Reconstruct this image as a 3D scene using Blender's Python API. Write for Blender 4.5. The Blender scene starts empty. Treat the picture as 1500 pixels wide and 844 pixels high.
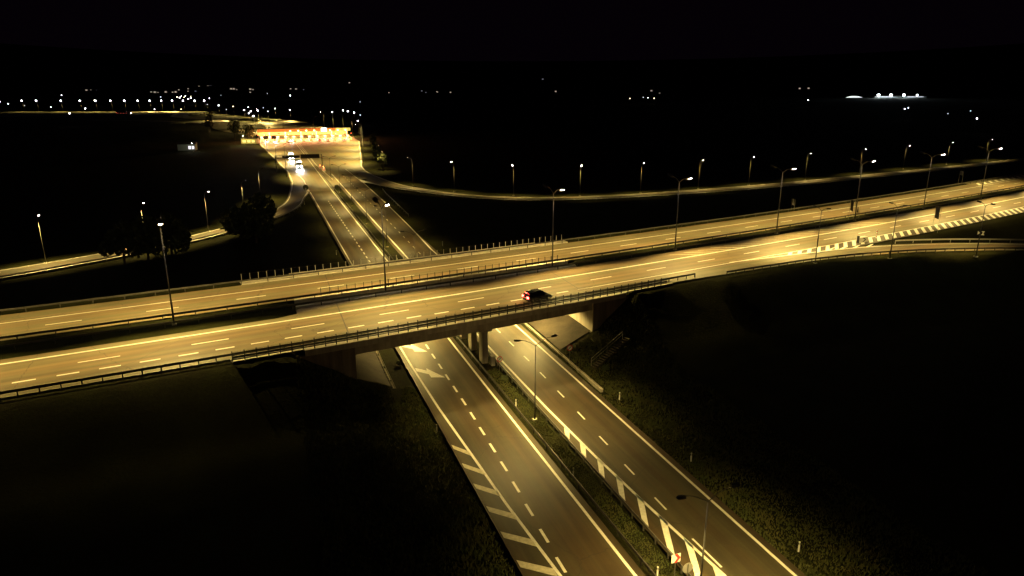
import bpy, math, random
from mathutils import Vector, Matrix
random.seed(7)
SC = bpy.context.scene
COL = SC.collection
PI = math.pi

# ------------------------------------------------------------------ camera
cam_d = bpy.data.cameras.new('camera')
cam = bpy.data.objects.new('camera', cam_d)
COL.objects.link(cam)
cam.location = (0, 0, 37.8)
cam.rotation_euler = (PI / 2 - math.atan(297 / 1020), 0, 0)
cam_d.sensor_width = 36
cam_d.lens = 36 * 1020 / 1500
cam_d.clip_start = 0.5
cam_d.clip_end = 30000
SC.camera = cam

# ------------------------------------------------------------------ night sky
world = bpy.data.worlds.new('World')
SC.world = world
world.use_nodes = True
wnt = world.node_tree
bg = wnt.nodes['Background']
bg.inputs['Color'].default_value = (0.9, 0.35, 1.0, 1)
bg.inputs['Strength'].default_value = 0.0012

SC.view_settings.view_transform = 'Standard'
SC.view_settings.look = 'None'
SC.view_settings.exposure = 0.0
SC.view_settings.gamma = 1.0
SC.render.engine = 'CYCLES'
SC.cycles.max_bounces = 4
SC.cycles.diffuse_bounces = 2
SC.cycles.glossy_bounces = 2
SC.cycles.sample_clamp_indirect = 4
SC.cycles.use_light_tree = True

SODIUM = (1.0, 0.705, 0.20)
K_DECK = 38000.0      # watts of one highway luminaire
K_LOW = 12500.0
K_RAMP = 12000.0

# ------------------------------------------------------------------ frames
C30, S30 = math.cos(PI / 6), 0.5
DZ = 7.2                              # level of the highway above the lower road


def hw(s, n, z=DZ):
    """highway: s along it, n across it (a gentle left-hand arc)"""
    n = n + (s - 55) ** 2 / 4660
    return Vector((s * C30 - n * S30, s * S30 + n * C30, z))


def lw(t, u, z=0.0):
    """lower road: t along it, u across it"""
    return Vector((-.3411 * t + .9400 * u, .9400 * t + .3411 * u, z))


def hwinv(x, y):
    s = x * C30 + y * S30
    return s, -x * S30 + y * C30 - (s - 55) ** 2 / 4660


def lwinv(x, y):
    return -x * .3411 + y * .94, x * .94 + y * .3411


HANG = PI / 6
LDIR = math.atan2(.94, -.3411)

# ------------------------------------------------------------------ materials
MATS = {}


def mat(name, color, rough=0.7, metal=0.0, noise=None, streak=False, bump=None, emit=None, estr=0.0, spec=0.4):
    """noise = (scale, second colour, contrast) ; bump = (scale, strength)"""
    if name in MATS:
        return MATS[name]
    m = bpy.data.materials.new(name)
    m.use_nodes = True
    nt = m.node_tree
    b = nt.nodes['Principled BSDF']
    b.inputs['Base Color'].default_value = (*color, 1)
    b.inputs['Roughness'].default_value = rough
    b.inputs['Metallic'].default_value = metal
    b.inputs['Specular IOR Level'].default_value = spec
    tc = nt.nodes.new('ShaderNodeTexCoord')
    if noise:
        sc, c2, con = noise
        n1 = nt.nodes.new('ShaderNodeTexNoise')
        n1.inputs['Scale'].default_value = sc
        n1.inputs['Detail'].default_value = 8
        n1.inputs['Roughness'].default_value = .65
        if streak:
            mp = nt.nodes.new('ShaderNodeMapping')
            mp.inputs['Scale'].default_value = (1, 1, .1)
            nt.links.new(tc.outputs['Object'], mp.inputs['Vector'])
            nt.links.new(mp.outputs['Vector'], n1.inputs['Vector'])
        else:
            nt.links.new(tc.outputs['Object'], n1.inputs['Vector'])
        r = nt.nodes.new('ShaderNodeValToRGB')
        r.color_ramp.elements[0].position = .5 - con
        r.color_ramp.elements[1].position = .5 + con
        r.color_ramp.elements[0].color = (*color, 1)
        r.color_ramp.elements[1].color = (*c2, 1)
        nt.links.new(n1.outputs['Fac'], r.inputs['Fac'])
        nt.links.new(r.outputs['Color'], b.inputs['Base Color'])
    if bump:
        n2 = nt.nodes.new('ShaderNodeTexNoise')
        n2.inputs['Scale'].default_value = bump[0]
        n2.inputs['Detail'].default_value = 6
        nt.links.new(tc.outputs['Object'], n2.inputs['Vector'])
        bp = nt.nodes.new('ShaderNodeBump')
        bp.inputs['Strength'].default_value = bump[1]
        nt.links.new(n2.outputs['Fac'], bp.inputs['Height'])
        nt.links.new(bp.outputs['Normal'], b.inputs['Normal'])
    if emit:
        b.inputs['Emission Color'].default_value = (*emit, 1)
        b.inputs['Emission Strength'].default_value = estr
    MATS[name] = m
    return m


def road_mat(name, ca, cb, ang, lane=3.6, off=0.0, rough=.62):
    """asphalt: large faint blotches, fine aggregate, long tyre-darkened streaks along the road, seams and cracks"""
    m = bpy.data.materials.new(name)
    m.use_nodes = True
    nt = m.node_tree
    N, Lk = nt.nodes, nt.links
    b = N['Principled BSDF']
    tc = N.new('ShaderNodeTexCoord')
    rot = N.new('ShaderNodeMapping')
    rot.inputs['Rotation'].default_value = (0, 0, -ang)
    Lk.new(tc.outputs['Object'], rot.inputs['Vector'])
    st = N.new('ShaderNodeMapping')
    st.inputs['Scale'].default_value = (0.035, 0.9, 1)
    Lk.new(rot.outputs['Vector'], st.inputs['Vector'])

    def noise(vec, sc, det, rg=.6):
        n = N.new('ShaderNodeTexNoise')
        n.inputs['Scale'].default_value = sc
        n.inputs['Detail'].default_value = det
        n.inputs['Roughness'].default_value = rg
        Lk.new(vec, n.inputs['Vector'])
        return n.outputs['Fac']

    def math_(op, a, c):
        n = N.new('ShaderNodeMath')
        n.operation = op
        for i, v in enumerate((a, c)):
            if isinstance(v, (int, float)):
                n.inputs[i].default_value = v
            else:
                Lk.new(v, n.inputs[i])
        return n.outputs[0]
    big = noise(rot.outputs['Vector'], .11, 4)
    streak = noise(st.outputs['Vector'], 1.0, 5)
    fine = noise(rot.outputs['Vector'], 9.0, 4, .8)
    f = math_('ADD', math_('MULTIPLY', big, .38), math_('MULTIPLY', streak, .46))
    f = math_('ADD', f, math_('MULTIPLY', fine, .16))
    sep = N.new('ShaderNodeSeparateXYZ')
    Lk.new(rot.outputs['Vector'], sep.inputs[0])
    wv = math_('COSINE', math_('MULTIPLY', math_('ADD', sep.outputs['Y'], -off), 2 * PI / (lane / 2)), 0)
    f = math_('SUBTRACT', f, math_('MULTIPLY', math_('MULTIPLY', wv, streak), .055))
    r = N.new('ShaderNodeValToRGB')
    r.color_ramp.elements[0].position = .36
    r.color_ramp.elements[1].position = .64
    r.color_ramp.elements[0].color = (*ca, 1)
    r.color_ramp.elements[1].color = (*cb, 1)
    Lk.new(f, r.inputs['Fac'])
    # cracks and sealed joints
    vo = N.new('ShaderNodeTexVoronoi')
    vo.feature = 'DISTANCE_TO_EDGE'
    vo.inputs['Scale'].default_value = .085
    dist = N.new('ShaderNodeMixRGB')
    dist.blend_type = 'ADD'
    dist.inputs['Fac'].default_value = .8
    dn = N.new('ShaderNodeTexNoise')
    dn.inputs['Scale'].default_value = 1.2
    dn.inputs['Detail'].default_value = 5
    Lk.new(rot.outputs['Vector'], dn.inputs['Vector'])
    Lk.new(rot.outputs['Vector'], dist.inputs['Color1'])
    Lk.new(dn.outputs['Color'], dist.inputs['Color2'])
    Lk.new(dist.outputs['Color'], vo.inputs['Vector'])
    lt = math_('LESS_THAN', vo.outputs['Distance'], .0035)
    lt = math_('MULTIPLY', lt, .45)
    mx = N.new('ShaderNodeMixRGB')
    mx.inputs['Color2'].default_value = (.03, .026, .02, 1)
    Lk.new(lt, mx.inputs['Fac'])
    tn = noise(st.outputs['Vector'], .45, 3)
    tr_ = N.new('ShaderNodeValToRGB')
    tr_.color_ramp.elements[0].position, tr_.color_ramp.elements[0].color = .40, (1.08, .93, .80, 1)
    tr_.color_ramp.elements[1].position, tr_.color_ramp.elements[1].color = .60, (.95, 1.04, .96, 1)
    Lk.new(tn, tr_.inputs['Fac'])
    mt = N.new('ShaderNodeMixRGB')
    mt.blend_type = 'MULTIPLY'
    mt.inputs['Fac'].default_value = 1
    Lk.new(r.outputs['Color'], mt.inputs['Color1'])
    Lk.new(tr_.outputs['Color'], mt.inputs['Color2'])
    Lk.new(mt.outputs['Color'], mx.inputs['Color1'])
    Lk.new(mx.outputs['Color'], b.inputs['Base Color'])
    b.inputs['Roughness'].default_value = rough
    b.inputs['Specular IOR Level'].default_value = .35
    bp = N.new('ShaderNodeBump')
    bp.inputs['Strength'].default_value = .25
    bp.inputs['Distance'].default_value = .03
    Lk.new(fine, bp.inputs['Height'])
    Lk.new(bp.outputs['Normal'], b.inputs['Normal'])
    MATS[name] = m
    return m


def paint_mat(name, c, worn):
    m = mat(name, c, .6, noise=(2.6, worn, .16), bump=(30, .1))
    return m


ASPH_H = road_mat('highway asphalt', (.078, .064, .040), (.165, .135, .086), HANG, 3.54, 106.75)
ASPH_L = road_mat('lower road asphalt', (.026, .020, .012), (.078, .062, .036), LDIR, 3.6, -18.7)
ASPH_P = road_mat('plaza asphalt', (.10, .085, .055), (.15, .128, .082), LDIR)
ASPH_R = road_mat('ramp asphalt', (.06, .052, .042), (.10, .087, .066), 0)
ASPH_D = road_mat('dark gore asphalt', (.040, .032, .022), (.062, .050, .034), HANG)
PAINT = paint_mat('road paint', (.78, .77, .72), (.60, .58, .52))
PAINTW = paint_mat('worn road paint', (.60, .56, .44), (.36, .33, .24))
TAR = mat('bitumen joint', (.018, .016, .014), .5)
CONC = mat('concrete', (.22, .195, .155), .85, streak=True, noise=(1.1, (.42, .385, .32), .16), bump=(6, .2))
CONC_D = mat('weathered concrete', (.12, .10, .08), .9, streak=True, noise=(.9, (.26, .22, .175), .16), bump=(5, .25))
KERB = mat('kerb concrete', (.50, .46, .39), .85, streak=True, noise=(1.2, (.30, .265, .21), .18))
PAVING = mat('slope paving', (.020, .016, .011), .9, noise=(.45, (.055, .043, .028), .2), bump=(3, .9))
GALV = mat('galvanised steel', (.22, .215, .20), .5, .55, noise=(2.0, (.15, .145, .135), .2))
GALV_D = mat('dull galvanised steel', (.075, .07, .065), .6, .35, noise=(1.5, (.04, .036, .033), .2))
GALV_P = mat('pale galvanised steel', (.42, .40, .36), .6, .3, noise=(1.5, (.3, .285, .25), .2))
POLE = mat('lamp post steel', (.085, .082, .078), .6, .2, noise=(3, (.055, .053, .05), .2))
HOUS = mat('luminaire housing', (.03, .03, .032), .45, .3)
WHITE = mat('white plastic', (.8, .8, .78), .5)
BLACKP = mat('black plastic', (.015, .015, .016), .5)
REDP = mat('red sign film', (.55, .03, .02), .4)
SIGNW = mat('white sign film', (.82, .82, .8), .4)
SIGNB = mat('grey sign back', (.016, .014, .014), .7)
SIGNP = mat('pale sign back', (.33, .32, .31), .6, .2)
GLASS = mat('dark window glass', (.01, .012, .016), .08, 0, spec=.8)
RUBBER = mat('tyre rubber', (.012, .012, .012), .8)
RIM = mat('alloy rim', (.35, .35, .36), .35, .8)
STEELW = mat('white painted steel', (.6, .58, .54), .5)
BARK = mat('bark', (.06, .045, .03), .9)
LEAF = mat('tree foliage', (.035, .05, .018), .7, noise=(.6, (.07, .085, .03), .25))
LENS = mat('lamp lens warm white', (.9, .9, .85), .4, emit=(1.0, .93, .72), estr=220)
LENS_D = mat('lamp lens dim', (.7, .7, .65), .4, emit=(1.0, .85, .55), estr=3)
LENS_F = mat('far lamp lens', (.9, .9, .9), .4, emit=(1.0, .92, .98), estr=14)
WIN_L = mat('lit window', (.5, .5, .5), .4, emit=(.95, .88, 1.0), estr=1.6)


def ground_mat():
    m = bpy.data.materials.new('grassy ground')
    m.use_nodes = True
    nt = m.node_tree
    N, Lk = nt.nodes, nt.links
    b = N['Principled BSDF']
    b.inputs['Roughness'].default_value = .95
    b.inputs['Specular IOR Level'].default_value = .05
    tc = N.new('ShaderNodeTexCoord')
    a = N.new('ShaderNodeTexNoise')
    a.inputs['Scale'].default_value = .16
    a.inputs['Detail'].default_value = 7
    a.inputs['Roughness'].default_value = .7
    c = N.new('ShaderNodeTexNoise')
    c.inputs['Scale'].default_value = 3.0
    c.inputs['Detail'].default_value = 6
    c.inputs['Roughness'].default_value = .8
    Lk.new(tc.outputs['Object'], a.inputs['Vector'])
    Lk.new(tc.outputs['Object'], c.inputs['Vector'])
    r = N.new('ShaderNodeValToRGB')
    e = r.color_ramp.elements
    e[0].position, e[0].color = .36, (.012, .009, .005, 1)
    e[1].position, e[1].color = .64, (.026, .029, .009, 1)
    x = e.new(.5)
    x.color = (.017, .018, .006, 1)
    mixf = N.new('ShaderNodeMath')
    mixf.operation = 'MULTIPLY_ADD'
    mixf.inputs[1].default_value = .5
    Lk.new(c.outputs['Fac'], mixf.inputs[0])
    half = N.new('ShaderNodeMath')
    half.operation = 'MULTIPLY'
    half.inputs[1].default_value = .5
    Lk.new(a.outputs['Fac'], half.inputs[0])
    Lk.new(half.outputs[0], mixf.inputs[2])
    Lk.new(mixf.outputs[0], r.inputs['Fac'])
    Lk.new(r.outputs['Color'], b.inputs['Base Color'])
    bp = N.new('ShaderNodeBump')
    bp.inputs['Strength'].default_value = .9
    bp.inputs['Distance'].default_value = .25
    Lk.new(c.outputs['Fac'], bp.inputs['Height'])
    Lk.new(bp.outputs['Normal'], b.inputs['Normal'])
    return m


GROUND = ground_mat()

# ------------------------------------------------------------------ mesh builder


class MB:
    def __init__(self):
        self.v, self.f = [], []

    def add(self, vs, fs):
        o = len(self.v)
        self.v += [tuple(p) for p in vs]
        self.f += [tuple(i + o for i in q) for q in fs]
        return self

    def box(self, c, size, rz=0.0, taper=1.0):
        cx, cy, cz = c
        hx, hy, hz = size[0] / 2, size[1] / 2, size[2] / 2
        ca, sa = math.cos(rz), math.sin(rz)
        vs = []
        for z, k in ((-hz, 1), (hz, taper)):
            for x, y in ((-hx, -hy), (hx, -hy), (hx, hy), (-hx, hy)):
                x, y = x * k, y * k
                vs.append((cx + x * ca - y * sa, cy + x * sa + y * ca, cz + z))
        return self.add(vs, [(3, 2, 1, 0), (4, 5, 6, 7), (0, 1, 5, 4), (1, 2, 6, 5), (2, 3, 7, 6), (3, 0, 4, 7)])

    def tube(self, pts, rad, seg=8, caps=True):
        pts = [Vector(p) for p in pts]
        n = len(pts)
        rads = rad if isinstance(rad, (list, tuple)) else [rad] * n
        rings = []
        for i, p in enumerate(pts):
            d = (pts[min(i + 1, n - 1)] - pts[max(i - 1, 0)]).normalized()
            up = Vector((0, 0, 1)) if abs(d.z) < .9 else Vector((1, 0, 0))
            a = d.cross(up).normalized()
            b = a.cross(d).normalized()
            rings.append([p + (a * math.cos(2 * PI * k / seg) + b * math.sin(2 * PI * k / seg)) * rads[i] for k in range(seg)])
        vs = [q for r in rings for q in r]
        fs = []
        for i in range(n - 1):
            for k in range(seg):
                k2 = (k + 1) % seg
                fs.append((i * seg + k, i * seg + k2, (i + 1) * seg + k2, (i + 1) * seg + k))
        if caps:
            fs.append(tuple(range(seg))[::-1])
            fs.append(tuple((n - 1) * seg + k for k in range(seg)))
        return self.add(vs, fs)

    def sweep(self, path, section, closed=True):
        """section: (offset to the right-hand normal, z) swept along path of 3d points"""
        path = [Vector(p) for p in path]
        n, m = len(path), len(section)
        vs = []
        for i, p in enumerate(path):
            d = path[min(i + 1, n - 1)] - path[max(i - 1, 0)]
            d.z = 0
            d.normalize()
            nr = Vector((d.y, -d.x, 0))
            for o, z in section:
                vs.append(p + nr * o + Vector((0, 0, z)))
        fs = []
        for i in range(n - 1):
            for k in range(m if closed else m - 1):
                k2 = (k + 1) % m
                fs.append((i * m + k, i * m + k2, (i + 1) * m + k2, (i + 1) * m + k))
        if closed:
            fs.append(tuple(range(m)))
            fs.append(tuple((n - 1) * m + k for k in range(m))[::-1])
        return self.add(vs, fs)

    def strip(self, A, B):
        """ribbon between two polylines of equal length"""
        n = len(A)
        return self.add(list(A) + list(B), [(i, i + 1, n + i + 1, n + i) for i in range(n - 1)])

    def poly(self, pts):
        return self.add(pts, [tuple(range(len(pts)))])

    def lathe(self, prof, seg=12, c=(0, 0, 0)):
        vs = [(c[0] + r * math.cos(2 * PI * k / seg), c[1] + r * math.sin(2 * PI * k / seg), c[2] + z) for r, z in prof for k in range(seg)]
        fs = [(i * seg + k, i * seg + (k + 1) % seg, (i + 1) * seg + (k + 1) % seg, (i + 1) * seg + k) for i in range(len(prof) - 1) for k in range(seg)]
        return self.add(vs, fs)

    def build(self, name, m, parent=None, smooth=False, props=None):
        off = parent['_o'] if parent is not None and '_o' in parent.keys() else (0, 0, 0)
        me = bpy.data.meshes.new(name)
        me.from_pydata([(p[0] - off[0], p[1] - off[1], p[2] - off[2]) for p in self.v], [], self.f)
        me.materials.append(m)
        me.update()
        if smooth:
            for p in me.polygons:
                p.use_smooth = True
        o = bpy.data.objects.new(name, me)
        COL.objects.link(o)
        if parent is not None:
            o.parent = parent
            o['_o'] = tuple(off)
        if props:
            for k, v in props.items():
                o[k] = v
        return o


def tag(o, label, cat, group=None, kind=None):
    if label:
        o['label'] = label
    if cat:
        o['category'] = cat
    if group:
        o['group'] = group
    if kind:
        o['kind'] = kind
    return o


def thing(name, loc, label, cat, group=None, rz=0.0, local=False):
    """local=True: parts are modelled round (0,0,0)"""
    o = bpy.data.objects.new(name, None)
    COL.objects.link(o)
    o.location = loc
    o.rotation_euler = (0, 0, rz)
    o.empty_display_size = .3
    o['_o'] = (0.0, 0.0, 0.0) if local else tuple(float(q) for q in loc)
    return tag(o, label, cat, group)


def struct(name, mb, m, smooth=False):
    return tag(mb.build(name, m, smooth=smooth), None, None, None, 'structure')


def copy_tree(o, parent=None):
    c = o.copy()
    COL.objects.link(c)
    if parent is not None:
        c.parent = parent
    for ch in list(o.children):
        copy_tree(ch, c)
    return c


def lerp(a, b, k):
    return a + (b - a) * k


def resample(path, step):
    path = [Vector(p) for p in path]
    out, acc = [path[0].copy()], 0.0
    for a, b in zip(path, path[1:]):
        L = (b - a).length
        d = step - acc
        while d <= L:
            out.append(a.lerp(b, d / L))
            d += step
        acc = L - (d - step)
    return out


def smooth_path(pts, k=6):
    """Catmull-Rom"""
    P = [Vector(p) for p in pts]
    P = [P[0] * 2 - P[1]] + P + [P[-1] * 2 - P[-2]]
    out = []
    for i in range(1, len(P) - 2):
        for j in range(k):
            t = j / k
            a, b, c, d = P[i - 1], P[i], P[i + 1], P[i + 2]
            out.append(.5 * ((2 * b) + (c - a) * t + (2 * a - 5 * b + 4 * c - d) * t * t + (3 * b - a - 3 * c + d) * t ** 3))
    out.append(P[-2])
    return out


def offset(path, o):
    out = []
    n = len(path)
    for i, p in enumerate(path):
        d = path[min(i + 1, n - 1)] - path[max(i - 1, 0)]
        d.z = 0
        d.normalize()
        out.append(p + Vector((d.y, -d.x, 0)) * o)
    return out


def V3(L, z=0.0):
    return [Vector((x, y, z)) for x, y in L]


# ------------------------------------------------------------------ road axes measured on the ground (metres)
RAMP_R_UP = smooth_path(V3([(-66.0, 318.0), (-61.6, 308.3), (-54.6, 294.3), (-48.3, 283.0), (-39.6, 270.6), (-22.4, 254.2), (-7.2, 246.2), (12.0, 243.6), (36.7, 248.8), (63.9, 259.6), (103.2, 278.4), (148, 303.5), (206.7, 337.5), (276, 379.9), (360, 432)]))
RAMP_R_LO = smooth_path(V3([(-59.3, 283.5), (-50.5, 271.6), (-38.3, 260.0), (-21.9, 247.2), (-7.1, 239.6), (11.6, 237.0), (35.7, 241.9), (61.3, 251.0), (108.3, 271.8), (150, 295.5), (206, 329), (276, 371.5), (362, 424)]))
RAMP_L_IN = smooth_path(V3([(-75.0, 256.0), (-72.8, 242.5), (-69.9, 228.0), (-69.3, 212.7), (-71.6, 199.0), (-76.6, 182), (-83.6, 167.0), (-91.3, 154.0), (-104, 137.5), (-122, 118), (-150, 92)]))
RAMP_L_OUT = smooth_path(V3([(-88.7, 281.5), (-82.3, 258.8), (-77.4, 240.0), (-75.2, 226.0), (-75.2, 209.1), (-78.0, 194.0), (-82.5, 182.0), (-88.5, 171.0), (-96.0, 159.0), (-108.4, 143.5), (-126.5, 124), (-154, 98)]))
# exit ramp that leaves the highway on the near side (still at highway level)
EX_IN = smooth_path(V3([(39.1, 121.5), (49.3, 126.0), (55.7, 128.7), (65.2, 132.5), (74.4, 134.9), (83.4, 136.4), (92.5, 136.9), (102.6, 136.4), (120, 134.2), (140, 129.5)], DZ))
EX_OUT = smooth_path(V3([(24.8, 107.6), (35.7, 113.3), (47.4, 119.2), (54.5, 122.6), (65.0, 126.5), (77.1, 129.6), (89.4, 130.9), (98.8, 131.0), (116, 129.0), (136, 124.3)], DZ))
EX_MID = [a.lerp(b, .5) for a, b in zip(EX_IN, EX_OUT)]


# ------------------------------------------------------------------ ground sheet
def hsh(x, y):
    return math.sin(x * .37 + math.sin(y * .23) * 1.7) * math.cos(y * .31 + x * .11)


def g_height(x, y):
    s, n = hwinv(x, y)
    t, u = lwinv(x, y)
    D = math.hypot(x, y)
    # far hills that carry the village
    if D > 1500:
        if D < 3200:
            return 4.7 * (D - 1500) / 1700
        yy = 133 - (D - 3200) / 150
        return max(4.7, 37.8 - (yy - 125) / 1020 * D - 8)
    z = -0.45
    # distance outside the highway crest
    lo, hi = 78.9, 117.0
    if s > 240:
        hi += 1
    dn = max(lo - n, n - hi, 0)
    dl = max(2.0 - (-1e9), 0)
    # the two halves of the embankment end left of u=2 and right of u=52.7
    if -20 < s < 110:
        du = max(0.0, min(u - 2.0, 52.7 - u))
    else:
        du = 0
    d = math.hypot(dn, du)
    best = 1e9
    if 80 < s < 260 and n < 90:
        for p in EX_MID[::3]:
            q = math.hypot(p.x - x, p.y - y)
            if q < best:
                best = q
        d = min(d, max(0, best - 6.2)) if s > 85 else d
    emb = 7.0 - d / 1.5 if d < 7.8 else 1.8 - (d - 7.8) * .33
    z = max(z, emb)
    # median hollow of the highway
    if 94.3 < n < 101.0 and (u < 1 or u > 54) and s < 75:
        z = min(z, 7.0)
    rough = hsh(x, y) * .18 + hsh(x * 3.1, y * 2.7) * .07
    # keep the strips under every carriageway flat and low
    flat = False
    if t < 345 and 13.2 < u < 40:
        flat = True
        z = -0.06 if (26.3 < u < 29.3) else min(z, -0.08)
    if 13.2 < u < 14.9 and t < 345:
        z = min(z, -.3 + abs(u - 14) * .2)
    if 80.3 < n < 116 and (39.7 < u < 47 or 7.5 < u < 13.8):
        z = min(z, min(2.0, (2.05 * (u - 39.75) / 5.45) if u > 30 else (2.05 * (13.7 - u) / 4.4)) - .3)
        flat = True
    if 215 < y and not flat:
        z = min(z, -.1) if n > 125 else z
    if n > 122:
        z = min(z, -.12)
    elif d > .5 and not flat:
        z += rough
    return z


def grid_axis(lo, hi, f0, f1, step, grow=1.22):
    a = [f0 + i * step for i in range(int((f1 - f0) / step) + 1)]
    st, p = step, a[-1]
    while p < hi:
        st *= grow
        p += min(st, 400)
        a.append(p)
    st, p = step, a[0]
    pre = []
    while p > lo:
        st *= grow
        p -= min(st, 400)
        pre.append(p)
    return pre[::-1] + a


gx = grid_axis(-7000, 7000, -110, 170, 1.6)
gy = grid_axis(-1500, 9000, 8, 250, 1.6)
g = MB()
g.v = [(x, y, g_height(x, y)) for y in gy for x in gx]
W = len(gx)
g.f = [(j * W + i, j * W + i + 1, (j + 1) * W + i + 1, (j + 1) * W + i) for j in range(len(gy) - 1) for i in range(W - 1)]
struct('ground', g, GROUND, smooth=True)


# ------------------------------------------------------------------ carriageways
def hstrip(s0, s1, n0, n1, z, step=4.0):
    k = max(1, int(abs(s1 - s0) / step))
    A = [hw(s0 + (s1 - s0) * i / k, n0, z) for i in range(k + 1)]
    B = [hw(s0 + (s1 - s0) * i / k, n1, z) for i in range(k + 1)]
    return A, B


mb = MB()
mb.strip(*hstrip(-70, 330, 101.35, 113.6, DZ))
mb.strip(*hstrip(240, 330, 113.6, 116.5, DZ - .004))
struct('far_highway_carriageway', mb, ASPH_H)
mb = MB()
mb.strip(*hstrip(-70, 330, 81.3, 93.9, DZ))
mb.poly([hw(17, 93.9), hw(31, 93.9), hw(31, 96.9)])
mb.strip(*hstrip(31, 78, 93.9, 96.9, DZ))
A, B = hstrip(78, 330, 93.9, 96.9, DZ)
mb.strip(A, B)
# darker filler strip under the exit comb marking
cs = MB()
cs.strip(*hstrip(112, 330, 81.35, 84.75, DZ + .005))
struct('exit_gore_strip', cs, ASPH_D)
# exit ramp surface
mb2 = MB()
e_in = offset(EX_IN, -0.9)
e_out = offset(EX_OUT, 0.2)
mb2.strip([p + Vector((0, 0, .004)) for p in EX_OUT], [p + Vector((0, 0, .004)) for p in e_in])
struct('near_highway_carriageway', mb, ASPH_H)
struct('exit_ramp_road', mb2, ASPH_H)

mb = MB()
tt = [-60 + i * 5 for i in range(82)]
mb.strip([lw(t, 16.9, 0) for t in tt], [lw(t, 26.2, 0) for t in tt])
struct('lower_road_left_carriageway', mb, ASPH_L)
mb = MB()
mb.strip([lw(t, 29.3, 0) for t in tt], [lw(t, 38.3 + max(0, min(1.6, (t - 180) / 40)), 0) for t in tt])
struct('lower_road_right_carriageway', mb, ASPH_L)

# toll plaza apron
padL = [lw(*q, .004) for q in ((268, 16.0), (272, 10.6), (295, 12.3), (334, 12.5), (405, 8.5), (504, 2.8), (560, 1.5), (600, 5), (700, 12), (860, 3))]
padR = [lw(*q, .004) for q in ((268, 26.2), (282, 52.0), (296, 49.6), (311, 47.8), (327, 47.0), (345, 48.0), (392, 54.5), (506, 69.5), (560, 70), (700, 62), (860, 40))]
mb = MB()
mb.poly(padL[:1] + padL[1:] + padR[::-1][:-2] + [lw(296, 39.9, .004), lw(282, 28, .004), lw(268, 26.2, .004)])
struct('toll_plaza_pavement', mb, ASPH_P)

mb = MB()
n_ = min(len(RAMP_R_UP), len(RAMP_R_LO))


def ribbon(mb, A, B, z):
    """ribbon between two polylines with different point counts"""
    def rs(P, n):
        L = [0]
        for a, b in zip(P, P[1:]):
            L.append(L[-1] + (b - a).length)
        out = []
        for i in range(n):
            d = L[-1] * i / (n - 1)
            j = max(k for k in range(len(L)) if L[k] <= d + 1e-6)
            j = min(j, len(P) - 2)
            out.append(P[j].lerp(P[j + 1], (d - L[j]) / max(1e-6, L[j + 1] - L[j])))
        return out
    A, B = rs(A, 80), rs(B, 80)
    return mb.strip([p + Vector((0, 0, z)) for p in A], [p + Vector((0, 0, z)) for p in B])


ribbon(mb, RAMP_R_LO, offset(RAMP_R_UP, -.6), .008)
struct('right_ramp_road', mb, ASPH_R)
mb = MB()
ribbon(mb, offset(RAMP_L_OUT, .5), offset(RAMP_L_IN, -.5), .008)
struct('left_ramp_road', mb, ASPH_R)

# far motorway beyond the plaza (centre lines from far left to the plaza)
far_a = V3([(-1050, 1010), (-900, 1005), (-640, 940), (-600, 980), (-560, 1075), (-500, 1110), (-460, 1060), (-420, 1000)])
far_path1 = smooth_path(V3([(-1400, 1000), (-1000, 955), (-656, 905), (-600, 985), (-560, 1040), (-510, 1075)]))
mb = MB()
mb.strip([p + Vector((-2, -9, .0)) for p in far_path1], [p + Vector((2, 15, .0)) for p in far_path1])
far_path2 = smooth_path(V3([(-510, 1070), (-455, 985), (-420, 905), (-375, 850), (-330, 800), (-300, 735), (-255, 640), (-200, 565)]))
mb.strip([p + Vector((-9, -5, .002)) for p in far_path2], [p + Vector((9, 6, .002)) for p in far_path2])
far_path3 = smooth_path(V3([(-470, 800), (-430, 795), (-385, 785), (-340, 750), (-310, 720)]))
mb.strip([p + Vector((0, -4, .004)) for p in far_path3], [p + Vector((0, 4, .004)) for p in far_path3])
struct('far_motorway', mb, ASPH_P)

# ------------------------------------------------------------------ road markings
hm = MB()      # highway paint
ZM = DZ + .010


def hline(n, s0, s1, w=.24, z=ZM, m=None):
    (m or hm).strip(*hstrip(s0, s1, n - w / 2, n + w / 2, z))


hline(109.4, -70, 330, .25)
hline(102.5, -70, 330, .36)
hline(92.2, -70, 330, .36)
hline(85.05, 61, 107, .2)
hline(84.9, 107, 330, .22)
for k in range(-6, 28):
    hline(105.85, -10 + 12 * k + 0, -10 + 12 * k + 4.2, .22)
    hline(88.6, -6 + 12 * k, -6 + 12 * k + 4.3, .22)
for k in range(-14, 19):
    hline(85.3 if k < 12 else 85.1, -12 + 4.06 * k, -12 + 4.06 * k + 2.15, .30)
hline(82.7, -6, 12.5, .25)
# exit gore: comb of blocks


def exit_in_n(s):
    best = None
    for p in EX_IN:
        a, b = hwinv(p.x, p.y)
        if best is None or abs(a - s) < abs(best[0] - s):
            best = (a, b)
    return best[1]


s = 110.0
while s < 330:
    low = max(exit_in_n(s) + .25 if s < 126 else 0, 81.9 if s < 150 else 81.4)
    w = 1.15
    if low < 84.6:
        sh = (84.8 - low) * 1.42
        hm.poly([hw(s, 84.8, ZM), hw(s - sh, low, ZM), hw(s - sh + 1.2, low, ZM), hw(s + 1.2, 84.8, ZM)])
    s += 2.85
# exit ramp lines
ei = [p + Vector((0, 0, .012)) for p in EX_IN]
hm.strip(offset(ei, -.14), offset(ei, .14))
# lower chevron half of the gore
s = 118.0
while s < 128:
    a = exit_in_n(s)
    hm.poly([hw(s, a + .1, ZM + .002), hw(s + 3.4, a + 1.0, ZM + .002), hw(s + 4.3, a + 1.0, ZM + .002), hw(s + 1.2, a - .05, ZM + .002)])
    s += 3.0
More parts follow.
